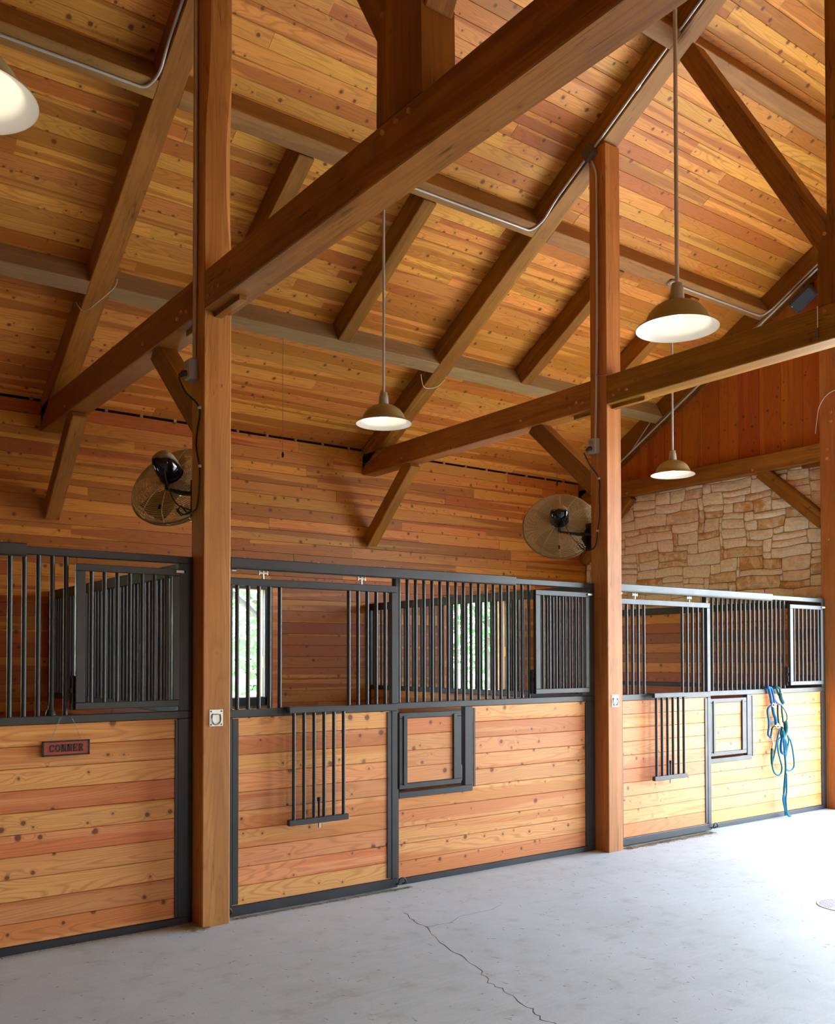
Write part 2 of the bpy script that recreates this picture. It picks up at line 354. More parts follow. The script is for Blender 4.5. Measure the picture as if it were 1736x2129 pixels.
def rows(parent, a, b, z0, z1, make, h=.127, lmin=1.2, lmax=3.4, holes=()):
    """lay courses of random-length boards between a and b; make(u0,u1,z,h)"""
    n = max(1, round((z1-z0)/h)); h = (z1-z0)/n
    for i in range(n):
        zc_ = z0+h*(i+.5); segs = [(a, b)]
        for (h0, h1, k0, k1) in holes:
            if k0-.01 < zc_ < k1+.01:
                ns = []
                for s0, s1 in segs:
                    if h1 <= s0 or h0 >= s1: ns.append((s0, s1)); continue
                    if h0 > s0+.02: ns.append((s0, h0))
                    if h1 < s1-.02: ns.append((h1, s1))
                segs = ns
        for s0, s1 in segs:
            u = s0-random.random()*lmax*.8
            while u < s1-.01:
                L = random.uniform(lmin, lmax); v = u+L
                if s1-v < .35: v = s1
                q0, q1 = max(u, s0), min(v, s1)
                if q1-q0 > .03: make(round(q0, 2) if q0 != s0 else q0, q1, zc_, h)
                u = v

# ------------------------------------------------------------------ structure: floor, ground
fl = MB().box((-5.2, -2.9, -.12), (9.95, 9.45, 0)).build('floor', M['concrete']); tag(fl, kind='structure')
gr = MB().box((-45, -45, -.35), (60, 60, -.06)).build('ground', M['ground']); tag(gr, kind='structure')
lawn = MB().box((-40, 13.5, -.06), (55, 59, -.03)).build('lawn', M['grass']); tag(lawn, kind='structure')
# crack in the slab (a thin filled groove)
ck = [(3.52, 4.95), (3.47, 4.78), (3.439, 4.607), (3.35, 4.36), (3.285, 4.172), (3.25, 3.97), (3.193, 3.789), (3.12, 3.64), (3.106, 3.5), (3.07, 3.36), (3.046, 3.246), (3.0, 3.13), (3.02, 3.0), (2.95, 2.8), (3.0, 2.6)]
cs = []
for i in range(len(ck)-1):
    for k in range(4):
        t = k/4; cs.append((ck[i][0]*(1-t)+ck[i+1][0]*t+random.uniform(-.012, .012), ck[i][1]*(1-t)+ck[i+1][1]*t, random.uniform(.0012, .0045)))
mb = MB(); vs = []
for x, y, r in cs: vs += [(x-r, y, .0004), (x+r, y, .0004), (x-r, y, -.004), (x+r, y, -.004)]
fs = []
for i in range(len(cs)-1):
    a = i*4; fs += [(a, a+1, a+5, a+4), (a, a+4, a+6, a+2), (a+1, a+3, a+7, a+5)]
mb.add(vs, fs); mb.build('crack', M['cracks'], fl)
mb = MB(); vs = []
c2 = [(3.439, 4.607), (3.62, 4.60), (3.78, 4.68), (3.99, 4.66), (4.2, 4.74)]; cs = []
for i in range(len(c2)-1):
    for k in range(4): t = k/4; cs.append((c2[i][0]*(1-t)+c2[i+1][0]*t, c2[i][1]*(1-t)+c2[i+1][1]*t+random.uniform(-.01, .01), random.uniform(.0006, .0018)))
for x, y, r in cs: vs += [(x, y-r, .0004), (x, y+r, .0004), (x, y-r, -.004), (x, y+r, -.004)]
fs = []
for i in range(len(cs)-1):
    a = i*4; fs += [(a, a+4, a+5, a+1), (a, a+2, a+6, a+4), (a+1, a+5, a+7, a+3)]
mb.add(vs, fs); mb.build('crack', M['cracks'], fl)

# ------------------------------------------------------------------ ceiling
yr = RY
deck = MB()
for sgn in (1, -1):
    P = []
    for y, off in ((RY, RD+.03), (YW+.7, RD+.03), (YW+.7, RD+.15), (RY, RD+.15)):
        v = roofp(0, y, 0)+Vector((0, 0, (off)/CT)); v = v if sgn > 0 else mir(v); P.append((v.y, v.z))
    if sgn < 0: P = P[::-1]
    deck.prism(P, 'x', -5.3, 10.3)
ceil = deck.build('ceiling', M['dark']); tag(ceil, kind='structure')
def ceil_plank(u0, u1, s, h):
    # s = distance down the slope from the ridge
    y = RY+s*CT; c_ = Vector(((u0+u1)/2, y, zc(y)+RD/CT)); plank(ceil, c_, (1, 0, 0), -NR, u1-u0, h, .022, M['ceiling'])
s_vis = (4.0-RY)/CT; s_end = (YW+.02-RY)/CT
rows(ceil, .9, 9.80, s_vis, s_end, ceil_plank, lmin=1.5, lmax=4.2)
mb = MB()
def joined(u0, u1, s, h, sg=1):
    y = RY+s*CT; c_ = Vector(((u0+u1)/2, y, zc(y)+RD/CT)); c_ = c_ if sg > 0 else mir(c_)
    n = -NR if sg > 0 else Vector((0, ST, -CT)); Fm = frame_mat((1, 0, 0), n, c_); l2, h2, e, t = (u1-u0)/2, h/2-.0008, .0028, .022
    vs = []
    for x in (-l2, l2): vs += [Fm @ Vector(p) for p in ((x, -h2, -t), (x, -h2, -e), (x, -h2+e, 0), (x, h2-e, 0), (x, h2, -e), (x, h2, -t))]
    mb.add(vs, [(5, 4, 3, 2, 1, 0), (6, 7, 8, 9, 10, 11)]+[(i, i+1, i+7, i+6) for i in range(5)])
rows(None, -4.95, 9.80, .02, s_vis, lambda a, b_, s, h: joined(a, b_, s, h), lmin=3, lmax=6)
rows(None, -4.95, .9, s_vis, s_end, lambda a, b_, s, h: joined(a, b_, s, h), lmin=3, lmax=6)
rows(None, -4.95, 9.80, .02, s_end, lambda a, b_, s, h: joined(a, b_, s, h, -1), lmin=3, lmax=6)
tag(mb.build('plank_rows', M['ceiling'], ceil), kind='stuff')

# ------------------------------------------------------------------ back wall with half-door openings
wins = [(X0-S+1.376, X0-S+2.366), (X0+1.376, X0+2.366), (X1+1.36, X1+2.27)]
ZW0, ZW1 = 1.226, 2.412
mb = MB(); yb0, yb1 = YW+.024, YW+.16; xs = -5.2
for a, b_ in wins:
    mb.box((xs, yb0, 0), (a, yb1, 4.12)); mb.box((a, yb0, 0), (b_, yb1, ZW0)); mb.box((a, yb0, ZW1), (b_, yb1, 4.12)); xs = b_
mb.box((xs, yb0, 0), (9.95, yb1, 4.12))
wb = mb.build('wall_back', M['dark']); tag(wb, kind='structure')
holes = [(a, b_, ZW0-.10, ZW1+.0) for a, b_ in wins[1:]]
rows(wb, .6, 9.785, 0.0, 4.115, lambda a, b_, z, h: plank(wb, ((a+b_)/2, YW, z), (1, 0, 0), (0, -1, 0), b_-a, h, .022, M['siding']), holes=holes)
for k in range(26):   # spacer blocks in the vent slot under the roof
    x = .8+k*.356; MB().box((x, YW+.004, 4.118), (x+.03, YW+.03, 4.15)).build('spacer_block', M['purlin'], wb)
for i, (a, b_) in enumerate(wins[1:]):
    wn = MB()
    for (x0, x1, z0, z1) in ((a-.06, a, ZW0-.09, ZW1+.0), (b_, b_+.09, ZW0-.09, ZW1), (a-.06, b_+.09, ZW0-.09, ZW0), (a-.06, b_+.09, ZW1, ZW1+.045)):
        wn.box((x0, YW-.03, z0), (x1, YW+.02, z1), .003)
    wo = wn.build('window_%d' % (i+1), M['darksteel'], None, at=((a+b_)/2, YW, ZW0)); tag(wo, kind='structure')
    j = MB().box((b_+.095, YW-.018, .05), (b_+.16, YW, ZW1+.02)).box((b_-.002, YW+.024, ZW0), (b_+.03, YW+.17, ZW1)).box((a-.03, YW+.024, ZW0), (a+.002, YW+.17, ZW1)).box((a-.14, YW-.018, .05), (a-.065, YW, ZW1+.02)).box((a, YW+.024, ZW1-.002), (b_, YW+.17, ZW1+.03))
    j.build('window_trim', M['front'], wo)
    MB().box((a-.02, YW-.005, ZW0-.012), (b_+.02, YW+.19, ZW0+.004)).build('window_sill', M['darksteel'], wo)

# ------------------------------------------------------------------ gable wall: stone below the tie, upright boards above
XG = X2+.115
mb = MB()
mb.box((XG+.05, 5.56, 0), (XG+.3, YW+.16, ZB+.1))
mb.prism([(5.56, ZB), (YW+.1, ZB), (YW+.1, 4.25), (RY, 7.75), (-2.7, 4.25), (-2.7, ZB), (1.0, ZB), (1.0, 3.9), (5.56, 3.9)], 'x', XG+.035, XG+.2)
mb.box((XG+.05, -2.7, 0), (XG+.3, 1.05, ZB))
wr = mb.build('wall_right', M['mortar']); tag(wr, kind='structure')
y = 5.585-.28*9
while y < YW:
    y1 = y+.28; zt = zc(max((y+y1)/2, RY) if True else 0)+.20 if (y+y1)/2 > RY else zc(2*RY-(y+y1)/2)+.20
    z0 = ZB+.1 if y > 1 else ZB
    if zt-z0 > .03: plank(wr, (XG, (y+y1)/2, (z0+zt)/2), (0, 0, 1), (-1, 0, 0), zt-z0, .28, .03, M['gable'], gap=.003, ch=.006, name='board')
    y = y1
# stones
g = .040; NY = int((9.26-5.56)/g); NZ = int((3.90-2.14)/g)+1; occ = [[False]*NY for _ in range(NZ)]
def wob(y, z): return (.012*math.sin(5.1*y+9*z)+.007*math.sin(17*y-13*z+1), .010*math.sin(6.3*y-4*z+2)+.005*math.sin(15*y+11*z))
ns = 0
for j in range(NZ):
    for i in range(NY):
        if occ[j][i]: continue
        wi = random.choice((6, 7, 8, 9, 10, 11, 12, 14)); hj = random.choice((2, 2, 3, 3, 4, 4))
        
        k = 0
        while k < wi and i+k < NY and not occ[j][i+k]: k += 1
        wi = k
        if 0 < NY-(i+wi) < 2: wi = NY-i if all(not occ[j][q] for q in range(i, NY)) else wi
        h_ = 1
        while h_ < hj and j+h_ < NZ and all(not occ[j+h_][q] for q in range(i, i+wi)): h_ += 1
        for a in range(j, j+h_):
            for q in range(i, i+wi): occ[a][q] = True
        y0, y1, z0, z1 = 5.56+i*g, 5.56+(i+wi)*g, 2.14+j*g, 2.14+(j+h_)*g
        e = .0042; nu, nv = 5, 4; vs = []; dep = random.uniform(.020, .034)
        for v in range(nv):
            for u in range(nu):
                yy = y0+e+(y1-y0-2*e)*u/(nu-1); zz = z0+e+(z1-z0-2*e)*v/(nv-1)
                edge = u in (0, nu-1) or v in (0, nv-1); corner = u in (0, nu-1) and v in (0, nv-1)
                if corner: yy += (.005 if u == 0 else -.005); zz += (.004 if v == 0 else -.004)
                dy, dz = wob(yy, zz); dx = -dep*(.62 if edge else 1.0)+random.uniform(-.004, .004)
                vs.append((XG+.035+dx, yy+dy, zz+dz))
        nb = len(vs); per = [u for u in range(nu)]+[v*nu+nu-1 for v in range(1, nv)]+[(nv-1)*nu+u for u in range(nu-2, -1, -1)]+[v*nu for v in range(nv-2, 0, -1)]
        vs += [(XG+.062, vs[p][1], vs[p][2]) for p in per]
        fs = [(v*nu+u, (v+1)*nu+u, (v+1)*nu+u+1, v*nu+u+1) for v in range(nv-1) for u in range(nu-1)]
        fs += [(per[a], per[(a+1) % len(per)], nb+(a+1) % len(per), nb+a) for a in range(len(per))]
        mbs = MB(); mbs.add(vs, fs, False); mbs.build('stone', M['stone'], wr, at=(XG, (y0+y1)/2, (z0+z1)/2)); ns += 1
print('stones', ns)

# walls that close the barn out of view: far gable, near side with half-door openings added for daylight
mb = MB(); mb.prism([(YW+.1, 0), (YW+.1, 4.25), (RY, 7.75), (-2.7, 4.25), (-2.7, 0)], 'x', -5.2, -5.0)
tag(mb.build('wall_left', M['siding']), kind='structure')
mb = MB().box((-5.2, -2.85, 0), (9.95, -2.68, 1.2)).box((-5.2, -2.85, 2.4), (9.95, -2.68, 4.12)); xs = -5.2
for c_ in (4.2, 7.85): mb.box((xs, -2.85, 1.2), (c_-.5, -2.68, 2.4)); xs = c_+.5
mb.box((xs, -2.85, 1.2), (9.95, -2.68, 2.4))
tag(mb.build('wall_front', M['siding']), kind='structure')

# ------------------------------------------------------------------ timber frames
def waney_post(xc, yc, h, lab, waney):
    # local x = up, local y = world -x, local z = world -y ; corners lose wood where the log ran short
    def lump(z, c, wd, a): return a*max(0, 1-((z-c)/wd)**2)
    mb = MB(); n = 40; vs = []
    for i in range(n+1):
        z = h*i/n; e = .006; fl_, fr_ = e, e
        if waney: fl_ = e+lump(z, 5.75, .75, .034); fr_ = e+lump(z, 4.75, .55, .034)
        a, b_ = W/2, PD/2; x = z-h/2
        sec = [(a, -b_+e), (a-e, -b_), (-a+e, -b_), (-a, -b_+e), (-a, b_-fr_*.8), (-a+fr_, b_), (a-fl_, b_), (a, b_-fl_*.8)]
        vs += [(x, p, q) for p, q in sec]
    fs = [(i*8+k, i*8+(k+1) % 8, (i+1)*8+(k+1) % 8, (i+1)*8+k) for i in range(n) for k in range(8)]
    fs += [tuple(range(8))[::-1], tuple(range(n*8, n*8+8))]
    mb.add(vs, fs); o = bpy.data.objects.new('post', mb.mesh('post', M['post'])); link(o, None, frame_mat((0, 0, 1), (0, -1, 0), (xc, yc, h/2))); return tag(o, lab, 'post')
fr = [('nearest', X0), ('middle', X1), ('gable-end', X2)]
nm = {X0: 'first frame, between the CONNER stall and the next', X1: 'second frame', X2: 'gable frame'}
LB = {
 X0: dict(post='nearest square timber post, left of the drop-down door grille, from floor to roof', tie='largest sloping-looking timber tie beam crossing the picture from the nearest post to the top',
          sidetie='brown tie beam running from the nearest post back to the wall at far left', rafter='long brown rafter at upper left, above the left fan', king='broad king post standing on the largest tie beam at top centre',
          kneep='short timber knee brace left of the nearest post, above the left fan', kneew='timber knee brace at far left, from tie beam down to the plank wall', strut='strut end at the top left of the nearest king post'),
 X1: dict(post='middle square timber post with the second fan on its left', tie='timber tie beam with salmon-lit underside behind the big pendant lamp',
          sidetie='dark tie beam from the middle post back to the wall behind the middle lamp', rafter='long dark rafter carrying conduit down past the middle lamp', king='dark king post at the upper right edge of the picture',
          kneep='timber knee brace left of the middle post, above the second fan', kneew='dark timber knee brace below the middle lamp, down to the plank wall', strut='dark diagonal strut at upper right between rafter and king post'),
 X2: dict(post='reddish timber post at the right edge, in front of the stone wall end', tie='tie beam of the gable right of the right-edge post',
          sidetie='dark reddish tie beam across the top of the stone wall', rafter='dark rafter along the gable boards beside the speaker', king='king post of the gable frame, behind the long tie beam at right edge',
          kneep='timber knee brace crossing the stone wall at right', kneew='dark knee brace at the left end of the stone wall, behind the middle post', strut='strut of the gable frame above the speaker')}
for key, X in fr:
    L = LB[X]; xc = X+W/2; ztt = ZT if X != X2 else 4.03
    yc = YP+PD/2
    ptop = zc(yc)+.02
    po = waney_post(xc, yc, ptop, L['post'], X == X0)
    # tie between the aisle posts and tie from post to wall
    tb = timber('tie_beam', (xc, 2*RY-YP, (ZB+ztt)/2), (xc, YP, (ZB+ztt)/2), W, ztt-ZB, (0, 0, 1), M['timber'], L['tie'])
    sb = timber('tie_beam', (xc, YP+PD-.004, (ZB+ztt)/2), (xc, YW-.002, (ZB+ztt)/2), W, ztt-ZB, (0, 0, 1), M['timber'], L['sidetie'])
    # floor-side splines under the joints
    timber('spline', (xc, YP-.36, ZB-.006), (xc, YP, ZB-.006), .052, .05, (0, 0, 1), M['timber'], parent=tb, bev=.003)
    timber('spline', (xc, YP+PD, ZB-.006), (xc, YP+PD+.26, ZB-.006), .052, .05, (0, 0, 1), M['timber'], parent=sb, bev=.003)
    # rafters
    a = roofp(xc, YW-.01, RD/2); r_ = roofp(xc, RY+.03, RD/2)
    timber('rafter', a, r_, W, RD, NR, M['timber'], L['rafter'])
    timber('rafter', mir(a), mir(r_), W, RD, Vector((0, -ST, CT)), M['timber'], {X0: 'rafter of the first frame on the camera side of the ridge', X1: 'rafter of the second frame on the camera side of the ridge', X2: 'rafter of the gable frame on the camera side of the ridge'}[X], 'beam')
    # king post: wide foot, joggled shaft
    zk = zc(RY)+.03
    mb = MB(); prof = [(-.175, ztt), (.175, ztt), (.168, ztt+.42), (.10, ztt+.53), (.10, zk-.35), (.14, zk-.22), (.14, zk-.08), (0, zk+.04), (-.14, zk-.08), (-.14, zk-.22), (-.10, zk-.35), (-.10, ztt+.53), (-.168, ztt+.42), (-.175, ztt)]
    kp = mb  # built below in local axes so that the grain runs upright
    zc0 = (ztt+zk)/2; pr = [(z-zc0, -y_) for y_, z in prof[:-1]]
    mk = MB(); n_ = len(pr); vs = [(p[0], p[1], -W/2) for p in pr]+[(p[0], p[1], W/2) for p in pr]
    mk.add(vs, [tuple(range(n_))[::-1], tuple(range(n_, 2*n_))]+[(i, (i+1) % n_, n_+(i+1) % n_, n_+i) for i in range(n_)])
    ko = bpy.data.objects.new('king_post', mk.mesh('king_post', M['timber'])); link(ko, None, frame_mat((0, 0, 1), (1, 0, 0), (xc, RY, zc0))); tag(ko, L['king'], 'post')
    # struts
    for sg in (1, -1):
        p0 = Vector((xc, RY+.06, ztt+.33)); d = Vector((0, 1, 1.70)).normalized(); p1 = Vector((xc, 4.59, 0)); p1.z = p0.z+(p1.y-p0.y)*1.70
        if sg < 0: p0, p1 = mir(p0), mir(p1)
        timber('strut', p0+(p1-p0).normalized()*.10, p1-(p1-p0).normalized()*.03, W*.82, .15, (0, -sg*.86, .5), M['timber'], L['strut'] if sg > 0 else 'strut on the camera side of the '+nm[X], 'brace')
    # knee braces
    kb = timber('knee_brace', (xc, YP+PD-.01, 3.15), (xc, 6.365, ZB-.0+.01), .135, .155, (0, -1, 1), M['timber'], L['kneep'], 'brace', bev=.008)
    kw = timber('knee_brace', (xc, YW-.02, 3.03), (xc, 8.36, ZB+.01), .135, .155, (0, 1, 1), M['timber'], L['kneew'], 'brace', bev=.008)
    # pegs
    if X != X2:
        for y_, z_ in ((YP-.147, ZB+.09), (YP-.225, ZB+.075), (YP-.08, ZB+.062)): peg(tb, (X, y_, z_))
        for y_ in (3.217, 3.318, 3.425): peg(tb, (X, y_, 4.032))
        for y_, z_ in ((5.764, 3.921), (5.686, 3.90), (5.84, 3.898), (6.486, 3.909), (8.445, 3.892)): peg(sb, (X, y_, z_))
        peg(ko, (X, 3.419, 4.567))
    else:
        for y_, z_ in ((5.465, 4.348), (5.466, 4.247), (5.508, 3.943), (5.509, 3.842), (5.51, 2.953)): peg(po, (X, y_, z_), r=.016)
        for y_, z_ in ((6.443, 3.866), (8.361, 3.865)): peg(sb, (X, y_, z_), r=.014)
# rake trim along the gable rafter
mb = MB(); mb.prism([(YW-.02, zc(YW-.02)-.06), (YW-.02, zc(YW-.02)+.02), (RY, zc(RY)+.02), (RY, zc(RY)-.06)], 'x', XG-.022, XG-.002)
tag(mb.build('trim_1', M['timber'], None, at=(XG, 6, 5)), kind='structure')
# opposite posts (camera side of the aisle)
for key, X in fr:
    yc2 = 2*RY-(YP+PD/2)
    timber('post', (X+W/2, yc2, 0), (X+W/2, yc2, ZT), W, PD, (0, -1, 0), M['post'], {X0: 'post of the first frame on the camera side of the aisle', X1: 'post of the second frame on the camera side of the aisle', X2: 'post of the gable frame on the camera side of the aisle'}[X], 'post')

# purlins and short rafters between the frames
bays = [(X0-S+W, X0, 'left bay'), (X0+W, X1, 'middle bay'), (X1+W, X2, 'right bay')]
for (xa, xb, bn) in bays:
    for yl, pn in ((7.75, 'lower'), (6.205, 'upper'), (4.60, 'topmost')):
        a = roofp(xa-.004, yl+.06, RD/2); b_ = roofp(xb+.004, yl+.06, RD/2)
        timber('purlin', a, b_, .14, RD, NR, M['purlin' if pn == 'lower' else 'purlin_brown'], {'lower': 'greyish %s purlin, nearest the wall, in the %s', 'upper': 'brown %s purlin halfway up the roof in the %s', 'topmost': 'brown %s visible purlin near the ridge in the %s'}[pn] % (pn, bn), 'beam')
    a = Vector((xa, RY, zc(RY)+.13)); b_ = Vector((xb, RY, zc(RY)+.13))
    timber('ridge_beam', a, b_, .14, .22, (0, 0, 1), M['timber'], 'timber ridge beam above the %s' % bn, 'beam')
k = 0
for X, u, lab in ((X0, 1.18, 'short rafter left of the middle lamp, partly behind the largest tie beam'), (X0, 2.40, 'short rafter above the middle lamp, running down from the beam to the grey purlin'),
                  (X1, 1.17, 'short rafter just left of the middle post'), (X1, 2.40, 'short rafter right of the middle post, below the big pendant lamp')):
    a = roofp(X+u+.07, 7.75+.005, RD/2); b_ = roofp(X+u+.07, 6.205+.13, RD/2); timber('rafter', a, b_, .14, RD, NR, M['timber'], lab, 'beam')

# ------------------------------------------------------------------ stall fronts
BAR = {}
def bar(parent, x, y, z0, z1, r=.0138, name='bar'):
    key = (round(z1-z0, 3), r)
    if key not in BAR: BAR[key] = MB().tube([(0, 0, 0), (0, 0, key[0])], r, 10).mesh('bar', M['steel'])
    o = bpy.data.objects.new(name, BAR[key]); return link(o, parent, Matrix.Translation((x, y, z0)))
SN = {-1: 'stall at far left with the CONNER sign', 0: 'middle stall between the two tall posts', 1: 'right-hand stall in front of the stone wall'}
def fixed_panel(k):
    X = X0+k*S; xl, xr = X+1.555, X+(3.655 if k < 1 else 3.685); o = empty('stall_panel', (X+2.6, 5.58, 0), 'fixed stall front of steel bars over planks, %s' % SN[k], 'stall panel')
    Y0, Y1 = 5.56, 5.61; f = MB()
    f.box((xl, Y0, 2.255), (xr, Y1, 2.30), .003).box((xl, Y0, 1.283), (xr, Y1, 1.33), .003).box((xl, Y0, 0.0), (xr, Y1, .045), .003)
    f.box((xr-.095, Y0, .045), (xr, Y1, 1.283), .003).box((xr-.095, Y0, 1.33), (xr, Y1, 2.255), .003).box((xl, Y0, .045), (xl+.03, Y1, 1.283), .003).box((xl, Y0, 1.33), (xl+.03, Y1, 2.255), .003)
    f.box((X+2.208, Y0, .676), (X+2.285, Y1, 1.283), .003).box((xl+.03, Y0, .63), (X+2.285, Y1, .676), .003)
    f.box((X+2.290, Y0-.004, .66), (X+2.308, Y0+.004, 1.27)).box((xr-.112, Y0+.002, .05), (xr-.096, Y0+.010, 1.275))
    f.build('frame', M['steel'], o)
    pr = X+3.563 if k < 1 else X+3.60
    n = 10; h = (1.283-.045)/n
    for i in range(n):
        z = .045+h*(i+.5); x0 = X+2.285 if z > .64 else xl+.03
        plank(o, ((x0+pr)/2, Y0+.013, z), (1, 0, 0), (0, -1, 0), pr-x0, h, .035, M['front'], gap=.0022, ch=.003)
    for i in range(18): bar(o, X+(1.602 if k >= 0 else 1.580)+.0766*i, 5.585, 1.33, 2.255)
    # hay-feeder grille door
    gx0, gx1 = X+2.922, X+3.553; gr_ = MB(); ga, gb = 5.520, 5.552
    gr_.box((gx0, ga, 1.362), (gx1, gb, 1.402), .003).box((gx0, ga, 2.172), (gx1, gb, 2.214), .003).box((gx0, ga, 1.402), (gx0+.055, gb, 2.172), .003).box((gx1-.045, ga, 1.402), (gx1, gb, 2.172), .003)
    gd = gr_.build('feeder_door', M['steel'], o)
    for i in range(7): bar(gd, gx0+.055+(gx1-gx0-.10)*(i+.5)/7, 5.536, 1.402, 2.172, .0128)
    hg = MB()
    for zz in (1.43, 1.52): hg.tube([(gx0-.012, 5.545, zz-.03), (gx0-.012, 5.545, zz+.03)], .009, 8)
    hg.box((gx0-.02, 5.548, 1.36), (gx0, 5.566, 1.56)).build('hinge', M['darksteel'], gd)
    MB().box((gx1-.03, 5.508, 2.19), (gx1+.03, 5.52, 2.205)).box((gx1+.02, 5.508, 2.19), (gx1+.03, 5.56, 2.205)).build('latch', M['galv'], gd)
    # feed door below
    fx0, fx1 = X+1.562, X+2.142; fd = MB(); ga, gb = 5.522, 5.555
    fd.box((fx0, ga, .703), (fx1, gb, .742), .003).box((fx0, ga, 1.217), (fx1, gb, 1.257), .003).box((fx0, ga, .742), (fx0+.07, gb, 1.217), .003).box((fx1-.082, ga, .742), (fx1, gb, 1.217), .003)
    fd.box((fx0+.035, ga-.008, .732), (fx0+.068, ga, 1.235), .002).box((fx1-.08, ga-.008, .742), (fx1-.05, ga, 1.235), .002)
    fo = fd.build('feed_door', M['steel'], o)
    for i in range(4):
        hh = .475/4; plank(fo, ((fx0+.07+fx1-.082)/2, ga+.008, .742+hh*(i+.5)), (1, 0, 0), (0, -1, 0), fx1-fx0-.152, hh, .02, M['front'])
    MB().tube([(fx1+.012, 5.548, .75), (fx1+.012, 5.548, .83)], .009, 8).box((fx1, 5.55, .72), (fx1+.03, 5.56, .84)).build('hinge', M['darksteel'], fo)
    return o
def sliding_door(k):
    X = X0+k*S; xl, xr = X+.188, X+1.524; ya, yb = 5.49, 5.53
    o = empty('sliding_door', (X+.85, 5.51, 0), 'sliding stall door of planks with hanging bar grille, %s' % SN[k], 'stall door')
    f = MB().box((xl, ya, 2.130), (xr, yb, 2.178), .003).box((xl, ya, 1.278), (xr, yb, 1.330), .003).box((xl, ya, .012), (xr, yb, .075), .003)
    f.box((xl, ya, .075), (xl+.048, yb, 1.278), .003).box((xr-.05, ya, .075), (xr, yb, 1.278), .003).box((xl, ya, 1.330), (xl+.048, yb, 2.130), .003).box((xr-.05, ya, 1.330), (xr, yb, 2.130), .003)
    f.box((xl+.05, ya+.002, .085), (xl+.092, ya+.014, 1.27), .002).box((xr-.088, ya+.002, .085), (xr-.052, ya+.014, 1.27), .002)
    f.build('frame', M['steel'], o)
    n = 10; h = (1.278-.075)/n
    for i in range(n): plank(o, ((xl+xr)/2, ya+.010, .075+h*(i+.5)), (1, 0, 0), (0, -1, 0), xr-xl-.08, h, .028, M['front'], gap=.0022, ch=.003)
    for i in (0, 1, 2, 3, 4, 11, 12, 13, 14, 15): bar(o, X+.275+.0769*i, 5.51, 1.33, 2.13)
    # drop-down grille hanging over the planks
    g_ = MB().box((X+.600, 5.405, 1.296), (X+1.056, 5.44, 1.334), .003).box((X+.600, 5.405, 1.330), (X+1.02, 5.49, 1.338), .002).box((X+.600, 5.405, .558), (X+1.058, 5.44, .596), .003)
    go = g_.build('drop_grille', M['steel'], o)
    for i in range(6): bar(go, X+.642+.0766*i, 5.4225, .596, 1.296, .0125)
    MB().tube([(X+.835, 5.425, .60), (X+.835, 5.425, .70)], .009, 8).tube([(X+.835, 5.425, .70), (X+.835, 5.425, .725)], .014, 10).build('latch_knob', M['darksteel'], go)
    MB().tube([(X+.835, 5.425, .522), (X+.835, 5.425, .56)], .008, 8).build('latch_pin', M['galv'], go)
    for u in (.456, 1.222):   # trolley hangers
        h_ = MB().tube([(X+u, 5.505, 2.178), (X+u, 5.505, 2.24)], .008, 8).box((X+u-.03, 5.497, 2.212), (X+u+.03, 5.513, 2.222)).tube([(X+u-.03, 5.505, 2.205), (X+u-.03, 5.505, 2.232)], .007, 8).tube([(X+u+.03, 5.505, 2.205), (X+u+.03, 5.505, 2.232)], .007, 8)
        h_.build('trolley_hanger', M['zinc'], o)
    for u in (.19, 1.545):    # floor guide hoops
        c_ = Vector((X+u, 5.475, .045)); pts = [c_+Vector((.032*math.cos(t), -.012, .036*math.sin(t))) for t in [math.pi*q/7 for q in range(-1, 9)]]
        MB().tube([c_+Vector((.032, .03, -.02))]+pts[1:-1]+[c_+Vector((-.032, .03, -.02))], .0055, 8).build('guide_hoop', M['darksteel'], o)
def track(k):
    X = X0+k*S; xa, xb = X+.196, X+(2.628, 2.628, 2.47)[k+1]; o = empty('door_track', (X+1.4, 5.5, 2.22), 'grey steel door track along the top, %s' % SN[k], 'door track')
    prof = [(5.43, 2.296), (5.43, 2.248), (5.434, 2.236), (5.445, 2.228), (5.458, 2.228), (5.458, 2.240), (5.553, 2.240), (5.553, 2.298), (5.44, 2.302)]
    MB().prism(prof[::-1], 'x', xa, xb).build('rail', M['steel'], o)
    for q in range(5): x = xa+.12+(xb-xa-.24)*q/4; MB().tube([(x, 5.49, 2.295), (x, 5.49, 2.310)], .007, 6).build('bolt', M['galv'], o)
    MB().tube([(xa+.02, 5.47, 2.222), (xa+.05, 5.47, 2.222)], .01, 8).build('end_stop', M['zinc'], o)
for k in (-1, 0, 1):
    fixed_panel(k); track(k)
    if k >= 0: sliding_door(k)

# ------------------------------------------------------------------ partitions between stalls and plank lining of the gable
def partition(x, lab, solid=False):
    o = empty('stall_partition', (x, 7.4, 0), lab, 'stall partition'); ya, yb = 5.615, YW-.005; f = MB()
    f.box((x-.022, ya, 2.218), (x+.022, yb, 2.30), .003).box((x-.022, ya, 1.285), (x+.022, yb, 1.335), .003).box((x-.022, ya, 0), (x+.022, yb, .05), .003)
    for za, zb in ((.05, 1.285), (1.335, 2.218)): f.box((x-.022, ya, za), (x+.022, ya+.045, zb), .003).box((x-.022, yb-.045, za), (x+.022, yb, zb), .003)
    f.build('frame', M['darksteel'], o)
    for i in range(10): plank(o, (x-.012, (ya+yb)/2, .05+.1235*(i+.5)), (0, 1, 0), (-1, 0, 0), yb-ya-.09, .1235, .03, M['siding'])
    if solid:
        for i in range(7): plank(o, (x-.012, (ya+yb)/2, 1.335+.12614*(i+.5)), (0, 1, 0), (-1, 0, 0), yb-ya-.09, .12614, .03, M['front'] if False else M['siding'])
    else:
        n = int((yb-ya-.12)/.0766)
        for i in range(n): bar(o, x, ya+.09+(yb-ya-.18)*i/(n-1), 1.335, 2.218, .0138)
